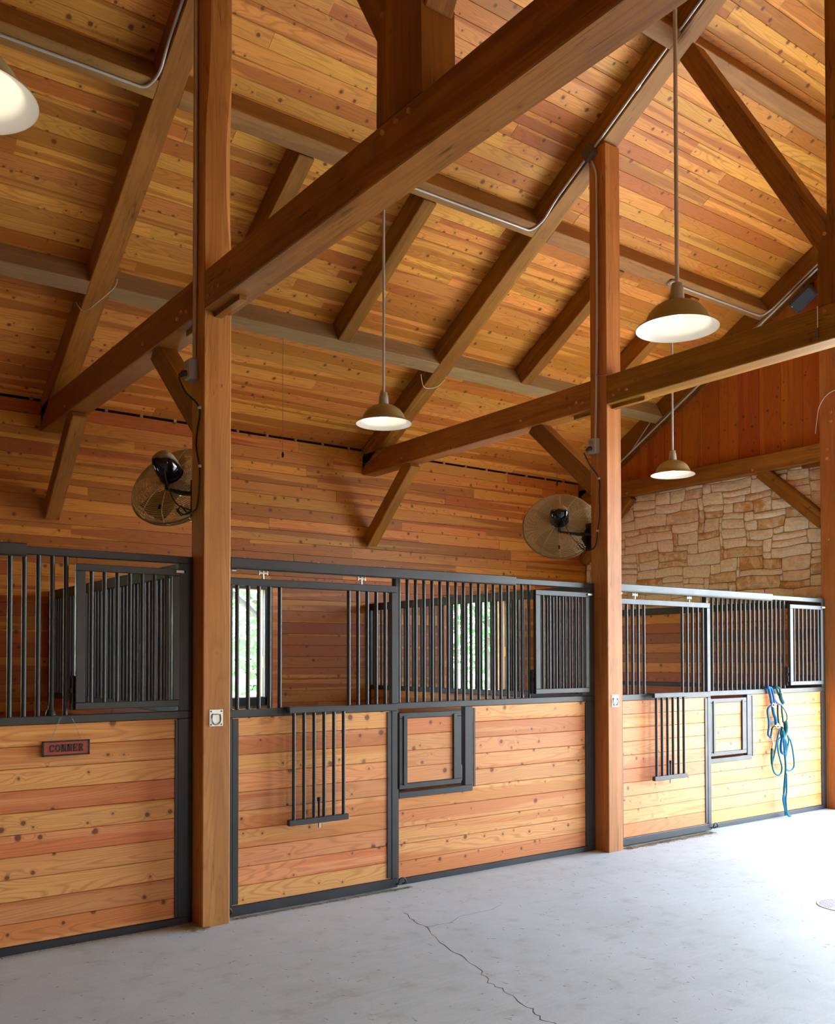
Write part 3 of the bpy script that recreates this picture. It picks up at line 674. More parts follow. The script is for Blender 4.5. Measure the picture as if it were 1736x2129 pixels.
partition(X0+W/2+.01, 'steel bar partition behind the nearest post, seen through the left stall bars')
partition(X1+W/2+.01, 'steel bar partition running back from the middle post to the wall')
partition(XG-.035, 'plank lining with black steel rails in front of the stone wall', True)

# ------------------------------------------------------------------ pendant lamps
def lamp(x, y, zr, ztop, lab, box=False):
    o = empty('pendant_lamp', (x, y, zr), lab, 'lamp', 'farm-style pendant lamps')
    out = [(.030, .156), (.040, .155), (.070, .150), (.105, .136), (.137, .112), (.160, .082), (.174, .052), (.180, .036), (.196, .022), (.2255, .008), (.2285, .004), (.2285, 0)]
    MB().lathe([(r, zr+z) for r, z in out], (x, y, 0), 48).build('shade', M['shade'], o)
    inn = [(r-.003, z-.003) for r, z in out[1:-1]]+[(.2285, 0)]
    MB().lathe([(r, zr+z) for r, z in inn], (x, y, 0), 48).build('reflector', M['enamel'], o)
    MB().lathe([(.016, zr+.262), (.030, zr+.258), (.032, zr+.235), (.036, zr+.230), (.042, zr+.150), (.030, zr+.140)], (x, y, 0), 24).build('socket_neck', M['neck'], o)
    MB().tube([(x, y, zr+.25), (x, y, ztop)], .0115, 10).build('rod', M['galv'], o)
    MB().lathe([(.001, zr+.03), (.02, zr+.034), (.033, zr+.055), (.030, zr+.08), (.016, zr+.11), (.014, zr+.14)], (x, y, 0), 20).build('bulb', M['bulb'], o)
    MB().lathe([(.001, ztop-.035), (.045, ztop-.03), (.052, ztop), (.001, ztop)], (x, y, 0), 20).build('canopy', M['galv'], o)
    l = bpy.data.lights.new('lamp_light', 'POINT'); l.energy = .35; l.color = (1, .90, .74); l.shadow_soft_size = .03
    lo = bpy.data.objects.new('lamp_light', l); link(lo, o, Matrix.Translation((x, y, zr+.018)))
zp = roofp(0, 6.265).z; zrg = zc(RY)+.02
lamp(4.240, RY, 3.508, zrg, 'big pendant lamp hanging over the aisle at upper right')
lamp(X0-S+1.915, RY, 3.508, zrg, 'pendant lamp cut off by the left edge of the picture, at top left')
lamp(4.255, 6.265, 3.577, zp, 'medium-looking pendant lamp over the middle stall, left of the long rafter')
lamp(7.945, 6.265, 3.583, zp, 'smallest-looking pendant lamp, in front of the gable tie beam')

# ------------------------------------------------------------------ conduits, boxes, outlets
def conduit(pts, lab, r=.011, straps=()):
    o = empty('conduit', pts[0], lab, 'conduit'); MB().tube(fillet(pts, .12, 8), r, 10).build('pipe', M['galv'], o)
    for p in straps: MB().tube([Vector(p)-Vector((.0, .02, -.012)), Vector(p)+Vector((0, .02, -.012))], r+.005, 8).build('coupling', M['zinc'], o)
rr_ = .011
def rz(x, y, drop): v = roofp(x, y); return (x, y, v.z-drop)
xa = X0-.013
conduit([(X0-S+.6, 6.265, zp-.014), (X0-.07, 6.265, zp-.014), (xa, 6.16, rz(0, 6.16, .004)[2]), (xa, 6.0, rz(0, 6.0, -.035)[2]), (xa, 4.0, rz(0, 4.0, -.03)[2])], 'thin conduit at top left, along the purlin and up the first rafter')
xa = X1-.013
conduit([(4.30, 6.265, zp-.014), (X1-.07, 6.265, zp-.014), (xa, 6.16, rz(0, 6.16, .004)[2]), (xa, 6.0, rz(0, 6.0, -.035)[2]), (xa, 5.60, rz(0, 5.60, -.03)[2])], 'conduit from the middle lamp along the purlin to the second rafter box')
conduit([(xa, 5.52, rz(0, 5.52, -.03)[2]), (xa, 4.0, rz(0, 4.0, -.03)[2])], 'conduit climbing the second rafter above the bronze box', straps=[(xa, 5.03, rz(0, 5.03, -.03)[2])])
xa = X2-.013
conduit([(7.99, 6.265, zp-.014), (X2-.07, 6.265, zp-.014), (xa, 6.16, rz(0, 6.16, .012)[2]), (xa, 4.4, rz(0, 4.4, .0)[2])], 'conduit from the small lamp along the purlin to the gable rafter')
conduit([(xa, 8.75, rz(0, 8.75, .055)[2]), (xa, 4.4, rz(0, 4.4, .055)[2])], 'long straight conduit down the gable rafter above the boards')
conduit([(xa, 7.95, rz(0, 7.95, -.08)[2]), (xa, 8.27, rz(0, 8.27, .05)[2])], 'short conduit branch on the gable rafter near the wall', r=.007)
# junction box on the second rafter and drop to the outlet
jb = empty('junction_box', (X1-.035, 5.565, 6.07), 'bronze square junction box where the middle post meets the rafter', 'junction box')
def rbox(parent, name, mat, x0, x1, cy, cz, sy, sz, ang, bev=.004):
    mb = MB().box((x0, -sy/2, -sz/2), (x1, sy/2, sz/2), bev); Rm = Matrix.Rotation(ang, 4, 'X')
    o = bpy.data.objects.new(name, mb.mesh(name, mat)); return link(o, parent, Matrix.Translation((0, cy, cz)) @ Rm)
rbox(jb, 'box', M['boxbrown'], X1-.055, X1, 5.565, 6.068, .11, .11, -TH); rbox(jb, 'cover', M['boxbrown'], X1-.060, X1-.055, 5.565, 6.068, .115, .115, -TH, .002)
conduit([(X1-.013, 5.555, 6.0), (X1-.013, 5.50, 5.88), (X1-.013, 5.50, 4.6), (X1-.013, 5.525, 3.56)], 'conduit running down the side of the middle post', r=.010)
conduit([(X0-.013, 5.517, 5.97), (X0-.013, 5.517, 4.3), (X0-.013, 5.533, 3.55)], 'long conduit running down the side of the nearest post', r=.012)
def outlet(X, y, z, lab):
    o = empty('outlet_box', (X-.03, y, z), lab, 'outlet box')
    MB().box((X-.055, y-.042, z-.065), (X, y+.042, z+.065), .005).build('box', M['boxgrey'], o)
    MB().box((X-.060, y-.040, z-.062), (X-.055, y+.040, z+.062), .002).build('cover_plate', M['galv'], o)
    MB().tube([(X-.060, y+.01, z+.03), (X-.068, y+.01, z+.03)], .02, 12).build('socket', M['boxgrey'], o)
    MB().tube([(X-.060, y+.012, z-.022), (X-.082, y+.014, z-.026), (X-.10, y+.03, z-.045)], [.021, .019, .011], 12).build('plug', M['rubber'], o)
outlet(X0, 5.535, 3.478, 'grey outlet box with black plug on the nearest post'); outlet(X1, 5.527, 3.485, 'grey outlet box with black plug on the middle post')
def cord(X, pts, lab):
    P = [(X-dx, y, z) for dx, y, z in pts]; o = empty('power_cord', P[0], lab, 'cord'); MB().tube(spline(P, 5), .0055, 8).build('cable', M['rubber'], o)
    for i in (2, 5): MB().box((P[i][0]-.006, P[i][1]-.01, P[i][2]-.009), (P[i][0]+.01, P[i][1]+.01, P[i][2]+.009), .002).build('cable_clip', M['white'], o)
cord(X0, [(.10, 5.57, 3.43), (.06, 5.56, 3.34), (.012, 5.455, 3.225), (.012, 5.49, 3.074), (.012, 5.499, 2.985), (.012, 5.449, 2.857), (.012, 5.445, 2.768), (.012, 5.466, 2.652), (.012, 5.51, 2.592), (.03, 5.64, 2.575), (.05, 5.72, 2.62)], 'black fan cord clipped down the side of the nearest post')
cord(X1, [(.10, 5.58, 3.43), (.06, 5.555, 3.33), (.012, 5.492, 3.203), (.012, 5.489, 3.049), (.012, 5.483, 2.884), (.012, 5.51, 2.751), (.012, 5.525, 2.643), (.012, 5.584, 2.594), (.03, 5.66, 2.60), (.05, 5.73, 2.68)], 'black fan cord clipped down the side of the middle post')

# ------------------------------------------------------------------ fans
def fan(X, cxx, cyy, czz, lab, az=47, el=-24):
    az, el = math.radians(az), math.radians(el)
    ax = Vector((math.sin(az)*math.cos(el), math.cos(az)*math.cos(el), math.sin(el)))
    c_ = Vector((cxx, cyy, czz)); o = empty('wall_fan', c_, lab, 'fan'); R = .33
    u = ax.cross(Vector((0, 0, 1))).normalized(); v = u.cross(ax).normalized()
    for nm_, sg in (('rear_guard', -1), ('front_guard', 1)):
        mb = MB(); n = 24
        for i in range(n):
            r = .075+(R-.075)*i/(n-1); dz = .11*math.sqrt(max(0, 1-((r/R)**3))); mb.ring(c_+ax*sg*dz, r, (.0030 if i < n-1 else .008), ax, 40, 4)
        for k in range(12):
            t = 2*math.pi*k/12; d = u*math.cos(t)+v*math.sin(t)
            mb.tube([c_+d*(.06+(R-.06)*q/6)+ax*sg*.112*math.sqrt(max(0, 1-(((.06+(R-.06)*q/6)/R)**3))) for q in range(7)], .0035, 4)
        mb.build(nm_, M['wire'], o)
    for k in range(3):
        mb = MB(); t0 = 2*math.pi*k/3; nr, na = 4, 5; vs = []
        for i in range(nr):
            r = .05+.23*i/(nr-1); wd = .42+.30*math.sin(math.pi*(.15+.75*i/(nr-1)))
            for j in range(na):
                a = t0+wd*(j/(na-1)-.5)*1.5; tw = .05*(j/(na-1)-.5)
                vs.append(c_+(u*math.cos(a)+v*math.sin(a))*r+ax*tw)
        mb.add(vs, [(i*na+j, i*na+j+1, (i+1)*na+j+1, (i+1)*na+j) for i in range(nr-1) for j in range(na-1)], True)
        mb.add([p+ax*.003 for p in vs], [(i*na+j, (i+1)*na+j, (i+1)*na+j+1, i*na+j+1) for i in range(nr-1) for j in range(na-1)], True)
        mb.build('blade', M['blade'], o)
    MB().lathe([(.001, .055), (.04, .05), (.055, .02), (.055, -.03)], c_, 20, ax).build('hub', M['blackplastic'], o)
    mp = [(.001, -.300), (.035, -.294), (.062, -.275), (.076, -.24), (.082, -.19), (.084, -.06), (.001, -.06)]
    MB().lathe(mp, c_, 28, ax).build('motor', M['motor'], o)
    br = Vector((X+.05, 5.60, czz-.10)); m_ = MB()
    m_.tube([c_-ax*.12-v*.08, c_-ax*.10-v*.12, (c_-ax*.08-v*.13)*.5+br*.5, br], .016, 8).build('bracket_arm', M['darksteel'], o)
    MB().box((X+.02, 5.60, czz-.26), (X+.15, 5.615, czz+.05), .003).prism([(X+.03, czz-.22), (X+.03, czz-.02), (cxx+.0, czz-.14)], 'y', 5.66, 5.672).box((X+.03, 5.60, czz-.24), (X+.05, 5.69, czz-.0)).build('mounting_plate', M['darksteel'], o)
    MB().tube([(X+.035, 5.66, czz-.20), (X-.02, 5.72, czz-.23), (X-.045, 5.73, czz-.20), (X-.03, 5.70, czz-.17), (X-.0, 5.68, czz-.21)], .005, 6).tube(spline([c_-ax*.2+u*.03, c_-ax*.23-v*.10+u*.04, (X-.05, 5.75, czz-.14), (X+.03, 5.66, czz-.2)], 5), .004, 6).build('cable', M['rubber'], o)
    MB().tube([c_-ax*.10-v*.26, c_-ax*.10-v*.29], .008, 6).build('pull_knob', M['blackplastic'], o)
m, t, b = newmat('black_motor_dusty_top'); T = NT(t); ge = T.n('ShaderNodeNewGeometry'); se = T.n('ShaderNodeSeparateXYZ'); T.l(ge.outputs['Normal'], se.inputs[0])
dm = T.ramp(T.math('ADD', se.outputs[2], T.math('MULTIPLY', T.noise(T.n('ShaderNodeTexCoord').outputs['Object'], 12, 3), .25)), .28, .55)
T.l(T.mix(dm, (.006, .006, .007), (.36, .28, .15)), b.inputs['Base Color']); T.set(b.inputs['Roughness'], T.math('MULTIPLY_ADD', dm, .8, .10)); M['motor'] = m
fan(X0, X0+.055, 5.95, 2.81, 'dusty wire-cage fan on the nearest post', 52, -34); fan(X1, X1-.045, 5.93, 2.835, 'dusty wire-cage fan on the middle post')

# ------------------------------------------------------------------ small fittings
def tie_plate(X, lab):
    x0, x1, z0, z1 = X+.042, X+.132, 1.236, 1.340; y = YP; o = empty('tie_ring', ((x0+x1)/2, y, (z0+z1)/2), lab, 'tie ring', 'recessed tie rings on the posts')
    cx_, cz_ = (x0+x1)/2, (z0+z1)/2
    MB().box((x0, y-.003, z0), (x1, y+.002, z1), .0012).build('plate', M['zinc'], o)
    MB().lathe([(.034, .0), (.030, .002), (.015, .008), (.001, .009)], (cx_, y-.0045, cz_-.006), 24, (0, 1, 0)).build('cup', M['galv'], o)
    pts = [Vector((cx_-.026, y-.008, cz_+.022))]+[Vector((cx_+.030*math.cos(t), y-.010, cz_-.004+.038*math.sin(t))) for t in [math.pi+math.pi*q/10 for q in range(11)]]+[Vector((cx_+.026, y-.008, cz_+.022)), Vector((cx_-.026, y-.008, cz_+.024))]
    MB().tube(pts, .0042, 8).build('ring', M['boxgrey'], o)
    s_ = MB()
    for a in (x0+.011, x1-.011):
        for c_ in (z0+.011, z1-.011): s_.tube([(a, y-.003, c_), (a, y-.0055, c_)], .005, 8)
    s_.build('screws', M['darksteel'], o)
tie_plate(X0, 'square zinc tie ring plate on the nearest post'); tie_plate(X1, 'square zinc tie ring plate on the middle post')

# name sign
so = empty('name_sign', (1.545, 5.545, 1.14), 'small red-brown sign reading CONNER hanging on chains at far left', 'sign')
x0, x1, z0, z1, ys = 1.412, 1.678, 1.098, 1.186, 5.555
MB().box((x0+.006, ys-.012, z0+.006), (x1-.006, ys, z1-.006), .003).build('board', M['signred'], so)
mb = MB()
for i in range(22): x = x0+(x1-x0)*i/22; h_ = .006+.002*(i % 2); mb.box((x, ys-.014, z0), (x+(x1-x0)/22-.0005, ys-.001, z0+h_)).box((x, ys-.014, z1-h_), (x+(x1-x0)/22-.0005, ys-.001, z1))
for i in range(7): z = z0+(z1-z0)*i/7; h_ = .007+.003*(i % 2); mb.box((x0, ys-.014, z), (x0+h_, ys-.001, z+(z1-z0)/7)).box((x1-h_, ys-.014, z), (x1, ys-.001, z+(z1-z0)/7))
mb.build('scorched_border', M['signdark'], so)
# slab-serif capitals
def letter(ch, x, z, w_, h_):
    mb = MB(); yf = ys-.0150; yb = ys-.0119; st, th = w_*.27, w_*.13
    def B(a, b_, c_, d_): mb.box((x+a, yf, z+b_), (x+c_, yb, z+d_))
    def seg(pts, wd):
        for p, q in zip(pts[:-1], pts[1:]):
            d = Vector((q[0]-p[0], q[1]-p[1])); n = Vector((-d.y, d.x)).normalized()*wd/2
            mb.prism([(x+p[0]-n.x, z+p[1]-n.y), (x+q[0]-n.x, z+q[1]-n.y), (x+q[0]+n.x, z+q[1]+n.y), (x+p[0]+n.x, z+p[1]+n.y)], 'y', yb, yf)
    if ch in 'CO':
        rng = [math.radians(a) for a in (range(50, 311, 20) if ch == 'C' else range(0, 361, 20))]; pp = [(w_/2+w_*.40*math.cos(a), h_/2+h_*.44*math.sin(a)) for a in rng]; seg(pp, st*.72)
        if ch == 'C': B(w_*.72, h_*.62, w_*.95, h_*.95); B(w_*.72, h_*.12, w_*.88, h_*.3)
    else:
        B(w_*.10, 0, w_*.10+st, h_); B(0, 0, w_*.5, th); B(0, h_-th, w_*.48, h_)
        if ch == 'N': B(w_*.75, 0, w_*.75+st*.6, h_); B(w_*.62, h_-th, w_*1.0, h_); seg([(w_*.2, h_*.97), (w_*.84, h_*.03)], st)
        if ch == 'E': B(w_*.1, 0, w_*.9, th); B(w_*.1, h_-th, w_*.9, h_); B(w_*.1, h_*.46, w_*.7, h_*.46+th); B(w_*.8, 0, w_*.93, h_*.28); B(w_*.8, h_*.72, w_*.93, h_); B(w_*.64, h_*.36, w_*.74, h_*.66)
        if ch == 'R': seg([(w_*.3, h_*.95), (w_*.7, h_*.93), (w_*.86, h_*.76), (w_*.7, h_*.54), (w_*.3, h_*.50)], st*.6); seg([(w_*.55, h_*.52), (w_*.85, h_*.03)], st*.8); B(w_*.68, 0, w_*1.0, th)
    return mb
xl = x0+.040
for ch in 'CONNER': letter(ch, xl, z0+.024, .0275, .042).build('letter', M['signdark'], so); xl += .0325
for xa_, xb_ in ((x0+.045, 1.512), (x1-.045, 1.575)):
    mb = MB(); n = 11
    for i in range(n):
        t = (i+.5)/n; p = Vector((xa_*(1-t)+xb_*t, ys-.008-.002*(i % 2), (z1-.002)*(1-t)+1.318*t)); d = Vector((xb_-xa_, 0, 1.318-z1)).normalized()
        a_ = Vector((0, 1, 0)) if i % 2 else d.cross(Vector((0, 1, 0)))
        mb.tube([p-d*.007+a_*.003, p+d*.007+a_*.003, p+d*.007-a_*.003, p-d*.007-a_*.003, p-d*.007+a_*.003], .0009, 5)
    mb.build('chain', M['boxgrey'], so)

# loudspeaker under the gable rafter
sp_ = empty('loudspeaker', (X2-.1, 5.72, 5.67), 'black loudspeaker under the gable rafter at upper right', 'speaker')
mbx = MB(); prof = [(-.075, -.05), (-.085, .0), (-.075, .05), (-.05, .075), (.05, .075), (.075, .05), (.085, 0), (.075, -.05), (.05, -.06), (-.05, -.06)]
n_ = len(prof); vs = []
for x, s in ((-.14, .86), (-.125, 1.0), (.125, 1.0), (.14, .86)): vs += [(x, p[0]*s, p[1]*s) for p in prof]
mbx.add(vs, [tuple(range(n_))[::-1], tuple(range(3*n_, 4*n_))]+[(r*n_+i, r*n_+(i+1) % n_, (r+1)*n_+(i+1) % n_, (r+1)*n_+i) for r in range(3) for i in range(n_)], False)
so_ = bpy.data.objects.new('cabinet', mbx.mesh('cabinet', M['speaker'])); link(so_, sp_, frame_mat((0, CT, -ST), (-.8, -.35, -.5), (X2-.09, 5.72, 5.665)))
MB().tube([(X2-.02, 5.70, 5.78), (X2-.07, 5.70, 5.70)], .012, 8).box((X2-.03, 5.64, 5.75), (X2+.0, 5.76, 5.84)).build('bracket', M['darksteel'], sp_)
MB().box((X2-.172, 5.80, 5.575), (X2-.168, 5.816, 5.583)).build('badge', M['white'], sp_)

# loose wires and pull cords
def wirething(name, P, mat, lab, cat='wire', r=.003):
    o = MB().tube(spline(P, 6), r, 6).build(name, mat, None, at=P[0]); return tag(o, lab, cat)
def below(x, y, d): v = roofp(x, y); return (x, y, v.z-d)
wirething('loose_wire', [(X0-.01, 8.10, zc(8.10)+.14), (X0-.012, 8.02, zc(8.02)+.03), below(X0+.03, 7.98, .035), below(X0+.10, 7.86, .05), below(X0+W+.01, 7.72, .03), (X0+W+.03, 7.70, zc(7.7)+.03)], M['white'], 'thin white wire looped under the long rafter at upper left')
wirething('loose_wire', [(X1-.10, 7.95, zc(7.95)+.04), (X1-.02, 8.02, zc(8.02)-.01), below(X1+.05, 8.02, .03), below(X1+.14, 7.97, .035), (X1+W+.03, 7.93, zc(7.93)+.02)], M['white'], 'thin white wire looped under the rafter right of the middle lamp')
wirething('loose_wire', [(X1-.012, YW-.35, 4.25), (X1-.02, YW-.12, 4.16), (X1-.02, YW-.04, 4.06), (X1-.012, YW-.02, 3.98), (X1-.014, YW-.15, 3.96), (X1-.012, YW-.5, 4.07)], M['boxgrey'], 'thin wire curling at the wall end of the tie beam below the middle lamp')
wirething('loose_wire', [(X1-.014, 5.56, 4.16), (X1-.02, 5.50, 4.10), (X1-.02, 5.44, 4.08), (X1-.014, 5.36, 4.075)], M['boxgrey'], 'short wire loop on the middle post at beam height')
wirething('loose_wire', [(X2-.012, 5.3, 4.55), (X2-.015, 5.42, 4.57), (X2-.02, 5.52, 4.52), (X2-.02, 5.59, 4.42), (X2-.01, 5.62, 4.30), (X2+.02, 5.66, 4.15)], M['white'], 'white wire loop at the head of the right-edge post')
for x_, zt_, zb_, lab in ((4.142, 4.70, 3.60, 'long thin pull cord with dark toggle right of the nearest post'), (7.766, 4.70, 3.72, 'thin pull cord above the fan on the middle post')):
    o = empty('pull_cord', (x_, 7.8, zt_), lab, 'pull cord'); MB().tube([(x_, 7.8, zt_), (x_, 7.8, zb_)], .0022, 5).build('cord', M['boxbrown'], o)
    MB().tube([(x_, 7.8, zb_+.005), (x_, 7.8, zb_-.02), (x_, 7.8, zb_-.045)], [.006, .013, .009], 8).build('toggle', M['blackplastic'], o)
cordk = empty('pull_cord', (X1-.02, 3.47, 4.05), 'short cord hanging on the tie beam at the right edge', 'pull cord')
MB().tube([(X1-.008, 3.475, 4.08), (X1-.008, 3.475, 3.93)], .004, 6).build('cord', M['white'], cordk); MB().tube([(X1-.012, 3.475, 3.93), (X1-.012, 3.48, 3.86)], [.006, .011], 8).build('toggle', M['boxbrown'], cordk)

# halters and lead ropes on the right-hand stall
def rope(P, r, yy=5.52, jit=.0): return [(x, yy+jit*((i % 2)-.5), z) for i, (x, z) in enumerate(P)]
YR = 5.535
hb = empty('halter', (8.6, YR, 1.33), 'blue halter hanging left of the teal one on the right-hand stall', 'halter')
def strap(o, name, pts, mat, r=.009, yy=YR, first_over=False):
    P = [(x, yy, z) for x, z in pts]
    if first_over: P = [(P[0][0]-.004, 5.60, P[0][2]-.05), (P[0][0]-.002, 5.585, P[0][2]-.01)]+P
    MB().tube(spline(P, 5), r, 8).build(name, mat, o)
strap(hb, 'crown_strap', [(8.511, 1.350), (8.529, 1.335), (8.554, 1.27), (8.578, 1.18)], M['blue'], .014, first_over=True)
strap(hb, 'crown_strap', [(8.542, 1.350), (8.58, 1.330), (8.605, 1.268), (8.623, 1.194), (8.603, 1.165)], M['blue'], .010, first_over=True)
strap(hb, 'cheek_strap', [(8.577, 1.165), (8.513, 1.131), (8.506, 1.079), (8.524, 1.005), (8.522, .931), (8.509, .866), (8.553, .834)], M['blue'], .011)
strap(hb, 'cheek_strap', [(8.593, 1.15), (8.61, 1.08), (8.64, 1.03), (8.651, .955)], M['blue'], .016)
strap(hb, 'nose_band', [(8.524, .997), (8.607, .994)], M['blue'], .008)
strap(hb, 'throat_strap', [(8.553, .834), (8.586, .928), (8.651, .947), (8.71, .937)], M['teal'], .009)
strap(hb, 'throat_strap', [(8.63, 1.216), (8.688, 1.177), (8.753, 1.16)], M['blue'], .009)
MB().ring((8.585, YR-.012, 1.165), .018, .005, (0, 1, 0), 16, 6).ring((8.62, YR-.012, 1.155), .016, .004, (0, 1, 0), 16, 6).ring((8.66, YR-.012, .948), .024, .005, (0, 1, 0), 16, 6).tube([(8.61, YR-.01, .955), (8.72, YR-.01, .945)], .006, 6).build('buckle', M['brass'], hb)
ht = empty('halter', (8.72, YR, 1.33), 'dark teal halter hanging right of the blue one on the right-hand stall', 'halter')
strap(ht, 'crown_strap', [(8.652, 1.350), (8.677, 1.315), (8.702, 1.266)], M['teal'], .011, first_over=True)
strap(ht, 'crown_strap', [(8.684, 1.350), (8.723, 1.325), (8.735, 1.273), (8.75, 1.19)], M['teal'], .009, first_over=True)
strap(ht, 'knot', [(8.700, 1.29), (8.702, 1.266), (8.715, 1.228), (8.753, 1.182)], M['teal'], .020, YR-.02)
strap(ht, 'cheek_strap', [(8.687, 1.162), (8.686, 1.073), (8.704, .967), (8.749, .936)], M['rubber'], .010)
strap(ht, 'cheek_strap', [(8.753, 1.16), (8.764, 1.07), (8.782, .979)], M['teal'], .009)
strap(ht, 'cheek_strap', [(8.759, 1.152), (8.83, 1.082), (8.853, 1.021), (8.829, .984)], M['teal'], .006)
strap(ht, 'nose_band', [(8.802, .985), (8.815, .93), (8.800, .87), (8.755, .831)], M['teal'], .024, YR-.01)
strap(ht, 'nose_band', [(8.765, .93), (8.740, .869), (8.754, .831)], M['teal'], .014)
MB().ring((8.755, YR-.02, .835), .022, .004, (0, 1, 0), 16, 6).ring((8.705, YR-.025, 1.285), .022, .004, (0, .5, 1), 16, 6).build('ring', M['brass'], ht)
lr = empty('lead_rope', (8.68, YR-.03, .83), 'turquoise lead rope coiled and hanging below the halters to the floor', 'rope')
strap(lr, 'rope_loop', [(8.683, .909), (8.643, .822), (8.615, .734), (8.562, .604), (8.542, .562), (8.579, .478), (8.643, .443), (8.701, .461), (8.716, .527), (8.666, .65), (8.648, .732), (8.655, .806), (8.708, .833)], M['turq'], .0085, YR-.02)
strap(lr, 'rope_loop', [(8.826, .842), (8.878, .786), (8.917, .686), (8.941, .556), (8.927, .497), (8.86, .472), (8.794, .499), (8.782, .59), (8.817, .7), (8.845, .788), (8.826, .842)], M['turq'], .0085, YR-.02)
strap(lr, 'rope_loop', [(8.708, .833), (8.759, .793), (8.771, .71), (8.744, .659), (8.692, .678), (8.68, .745), (8.708, .833)], M['blue'], .014, YR-.035)
strap(lr, 'rope_end', [(8.708, .90), (8.731, .668), (8.748, .517), (8.726, .37), (8.71, .222), (8.740, .026)], M['turq'], .011, YR-.045)
strap(lr, 'rope_end', [(8.741, .458), (8.744, .294), (8.729, .184), (8.747, .048), (8.786, .012)], M['turq'], .009, YR-.055)
strap(lr, 'rope_end', [(8.727, .444), (8.718, .296), (8.684, .21), (8.709, .111), (8.74, .05), (8.819, .010)], M['turq'], .008, YR-.050)
strap(lr, 'rope_end', [(8.545, .724), (8.537, .643), (8.542, .562)], M['teal'], .012, YR-.02)
MB().tube([(8.546, YR-.015, .827), (8.565, YR-.02, .781), (8.551, YR-.02, .731)], .008, 8).ring((8.552, YR-.02, .835), .014, .004, (0, 1, 0), 14, 6).build('snap_hook', M['brass'], lr)

# drain
dr = empty('floor_drain', (5.985, 3.33, 0), 'round metal floor drain at the right edge of the concrete', 'drain')
MB().lathe([(.178, .0), (.178, .003), (.166, .0035), (.166, .001)], (5.985, 3.33, 0), 40).build('rim', M['galv'], dr)
MB().lathe([(.001, .0012), (.167, .0012)], (5.985, 3.33, 0), 32).build('pit_shade', M['signdark'], dr)  # flat dark disc, painted as the shade down the drain
gb = MB()
for i in range(-6, 7):
    dy = i*.026; hw = math.sqrt(max(0, .167**2-dy*dy))
    if hw > .02: gb.box((5.985+dy-.0035, 3.33-hw, .001), (5.985+dy+.0045, 3.33+hw, .0032))
gb.box((5.835, 3.32, .001), (6.135, 3.34, .0034)); go = gb.build('grate', M['galv'], dr)
# small things seen through the bars
o = MB().tube([(5.165, 5.60, 1.335), (5.165, 5.60, 1.352)], .018, 12).build('clip', M['red'], None, at=(5.165, 5.6, 1.33)); tag(o, 'small red clip at the foot of the bars on the middle stall', 'clip')
o = MB().lathe([(.03, 0), (.028, .02), (.016, .035), (.014, .06)], (1.468, 5.585, 1.332), 14).build('bar_boot', M['rubber'], None, at=(1.468, 5.585, 1.332)); tag(o, 'black rubber boot at the foot of a bar above the CONNER sign', 'boot')
dgd = empty('door_guide', (9.43, 5.30, 0), 'black door guide on the floor at the right edge', 'door guide'); MB().tube([(9.41, 5.30, .0), (9.41, 5.30, .07), (9.45, 5.30, .09), (9.49, 5.30, .07), (9.49, 5.30, 0)], .013, 8).build('hoop', M['darksteel'], dgd)

# straw and chaff
mb = MB()
def straw(x, y, L=.04, r=.0012):
    a = random.random()*math.pi; dx, dy = math.cos(a)*L/2, math.sin(a)*L/2; z = .0015+random.random()*.004
    mb.add([(x-dx-dy/L*2*r, y-dy+dx/L*2*r, z), (x-dx+dy/L*2*r, y-dy-dx/L*2*r, z), (x+dx, y+dy, z+random.random()*.006), (x-dx, y-dy, z+.002)], [(0, 1, 2), (0, 2, 3), (1, 3, 2), (0, 3, 1)])
for i in range(900):
    x = random.uniform(2.55, 3.95); straw(x, 5.478-abs(random.gauss(0, .012)), random.uniform(.015, .04))
for i in range(1400): straw(random.uniform(6.2, 7.45), 5.47-abs(random.gauss(0, .035)), random.uniform(.02, .06))
for i in range(500): straw(random.gauss(2.30, .05), random.gauss(5.47, .05), random.uniform(.02, .05))
for i in range(220): straw(random.uniform(.8, 2.3), 5.54-abs(random.gauss(0, .01)), random.uniform(.015, .03))
for i in range(420): straw(random.uniform(.6, 7.0), random.uniform(2.0, 5.4), random.uniform(.01, .05), .0009)
o = mb.build('straw_wisps', M['straw'], fl); o['kind'] = 'stuff'

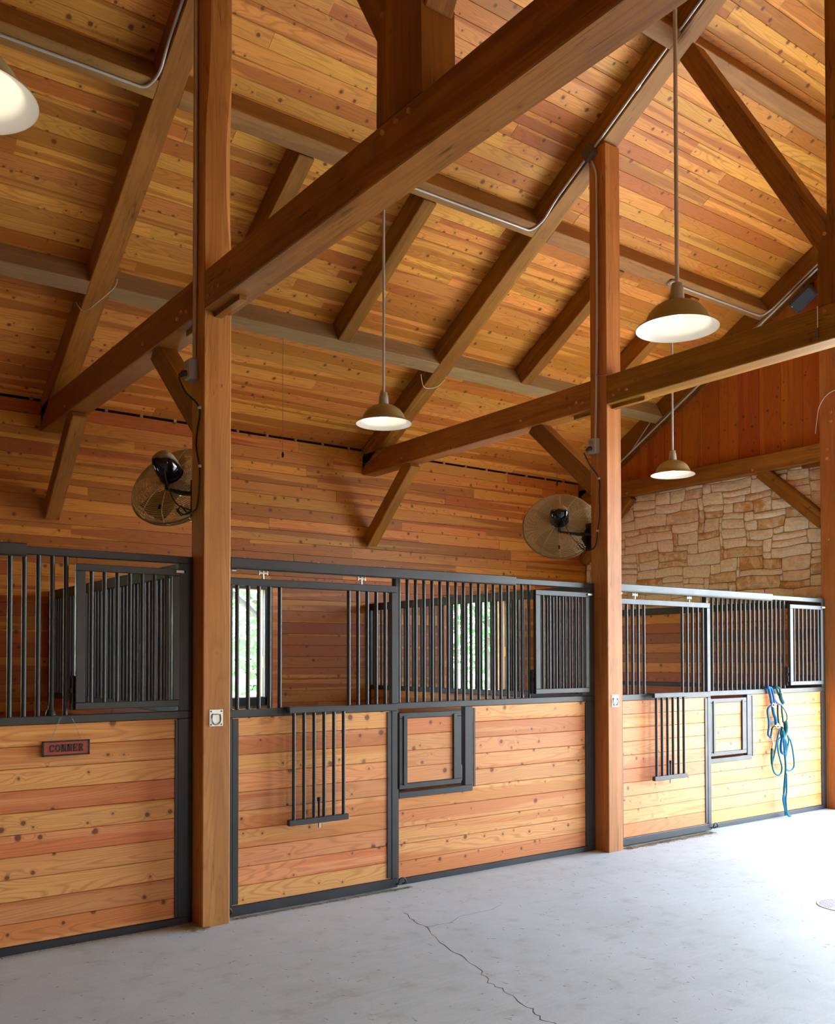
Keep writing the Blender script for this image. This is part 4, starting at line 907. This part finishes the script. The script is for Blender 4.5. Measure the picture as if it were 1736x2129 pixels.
# ------------------------------------------------------------------ outside, seen through the two half doors
def tree(x, y, h, cr, lab, leaf, n=3500, lean=0.0, low=1.0):
    o = empty('tree', (x, y, -.06), lab, 'tree'); tr = MB(); P = [(x, y, -.3), (x+lean*.3, y, h*.25), (x+lean*.7, y+.1, h*.5), (x+lean, y, h*.8)]
    tr.tube(spline(P, 4), [.22-.17*i/12 for i in range(13)], 9)
    for k in range(7):
        a = k*2.4; z = h*(.25+.08*k); b0 = Vector((x+lean*z/h, y, z)); b1 = b0+Vector((math.cos(a)*cr*.8, math.sin(a)*cr*.8, h*.18)); tr.tube(spline([b0, b0.lerp(b1, .5)+Vector((0, 0, .1)), b1], 3), [.07, .06, .05, .045, .035, .025, .015], 6)
    tr.build('trunk', M['bark'], o)
    lv = MB(); vs = []; fs = []
    cl = [(x+lean*.7+random.gauss(0, cr*.5), y+random.gauss(0, cr*.5), random.uniform(low, h)) for _ in range(22)]
    for i in range(n):
        c_ = random.choice(cl); p = Vector((random.gauss(c_[0], cr*.25), random.gauss(c_[1], cr*.25), random.gauss(c_[2], cr*.22)))
        if p.z < .1: continue
        a = Vector((random.gauss(0, 1), random.gauss(0, 1), random.gauss(0, 1))).normalized(); b_ = a.orthogonal().normalized(); s = random.uniform(.05, .10); k = len(vs)
        vs += [p-a*s, p-b_*s*.5, p+a*s, p+b_*s*.5]; fs.append((k, k+1, k+2, k+3))
    lv.add(vs, fs); lo = lv.build('foliage', leaf, o); lo['kind'] = 'stuff'
tree(6.3, 12.4, 6.0, 1.7, 'tree seen through the left half door opening, with dark forked trunk', M['leaf2'], lean=.6, low=1.2, n=9000)
tree(9.4, 17.5, 7.0, 2.4, 'leafy tree farther back beyond the left half door opening', M['leaf2'], low=.8, n=9000)
tree(11.2, 12.9, 6.5, 1.6, 'tree with pale trunk seen through the right half door opening', M['leaf'], low=1.0, n=4500)
tree(13.6, 15.2, 6.0, 2.0, 'bushy green tree filling the right half door opening', M['leaf'], low=.4, n=6500)
tree(16.5, 19.5, 8.0, 2.8, 'farthest green tree beyond the right half door opening', M['leaf'], low=.5, n=6500)
fn = empty('fence', (10, 13.6, -.06), 'white board fence outside, across the lower part of both half door openings', 'fence')
for i in range(14): x = 3.2+i*1.1; MB().box((x, 13.6, -.1), (x+.09, 13.69, 1.40)).build('post', M['whitepaint'], fn)
for z in (.35, .78, 1.22): MB().box((3.0, 13.57, z), (18.0, 13.60, z+.12)).build('rail', M['whitepaint'], fn)
hs_ = empty('outbuilding', (11.0, 23, -.06), 'low outbuilding with grey roof far outside the left half door', 'building')
MB().box((9.0, 22, -.1), (13.4, 26, 2.1)).build('wall', M['whitepaint'], hs_)
MB().prism([(21.6, 2.05), (24, 3.5), (26.4, 2.05), (26.4, 1.95), (24, 3.35), (21.6, 1.95)][::-1], 'x', 8.6, 13.8).build('roof', M['roofing'], hs_)
MB().box((10.6, 21.97, .8), (11.5, 22.0, 1.7)).build('window', M['signdark'], hs_)
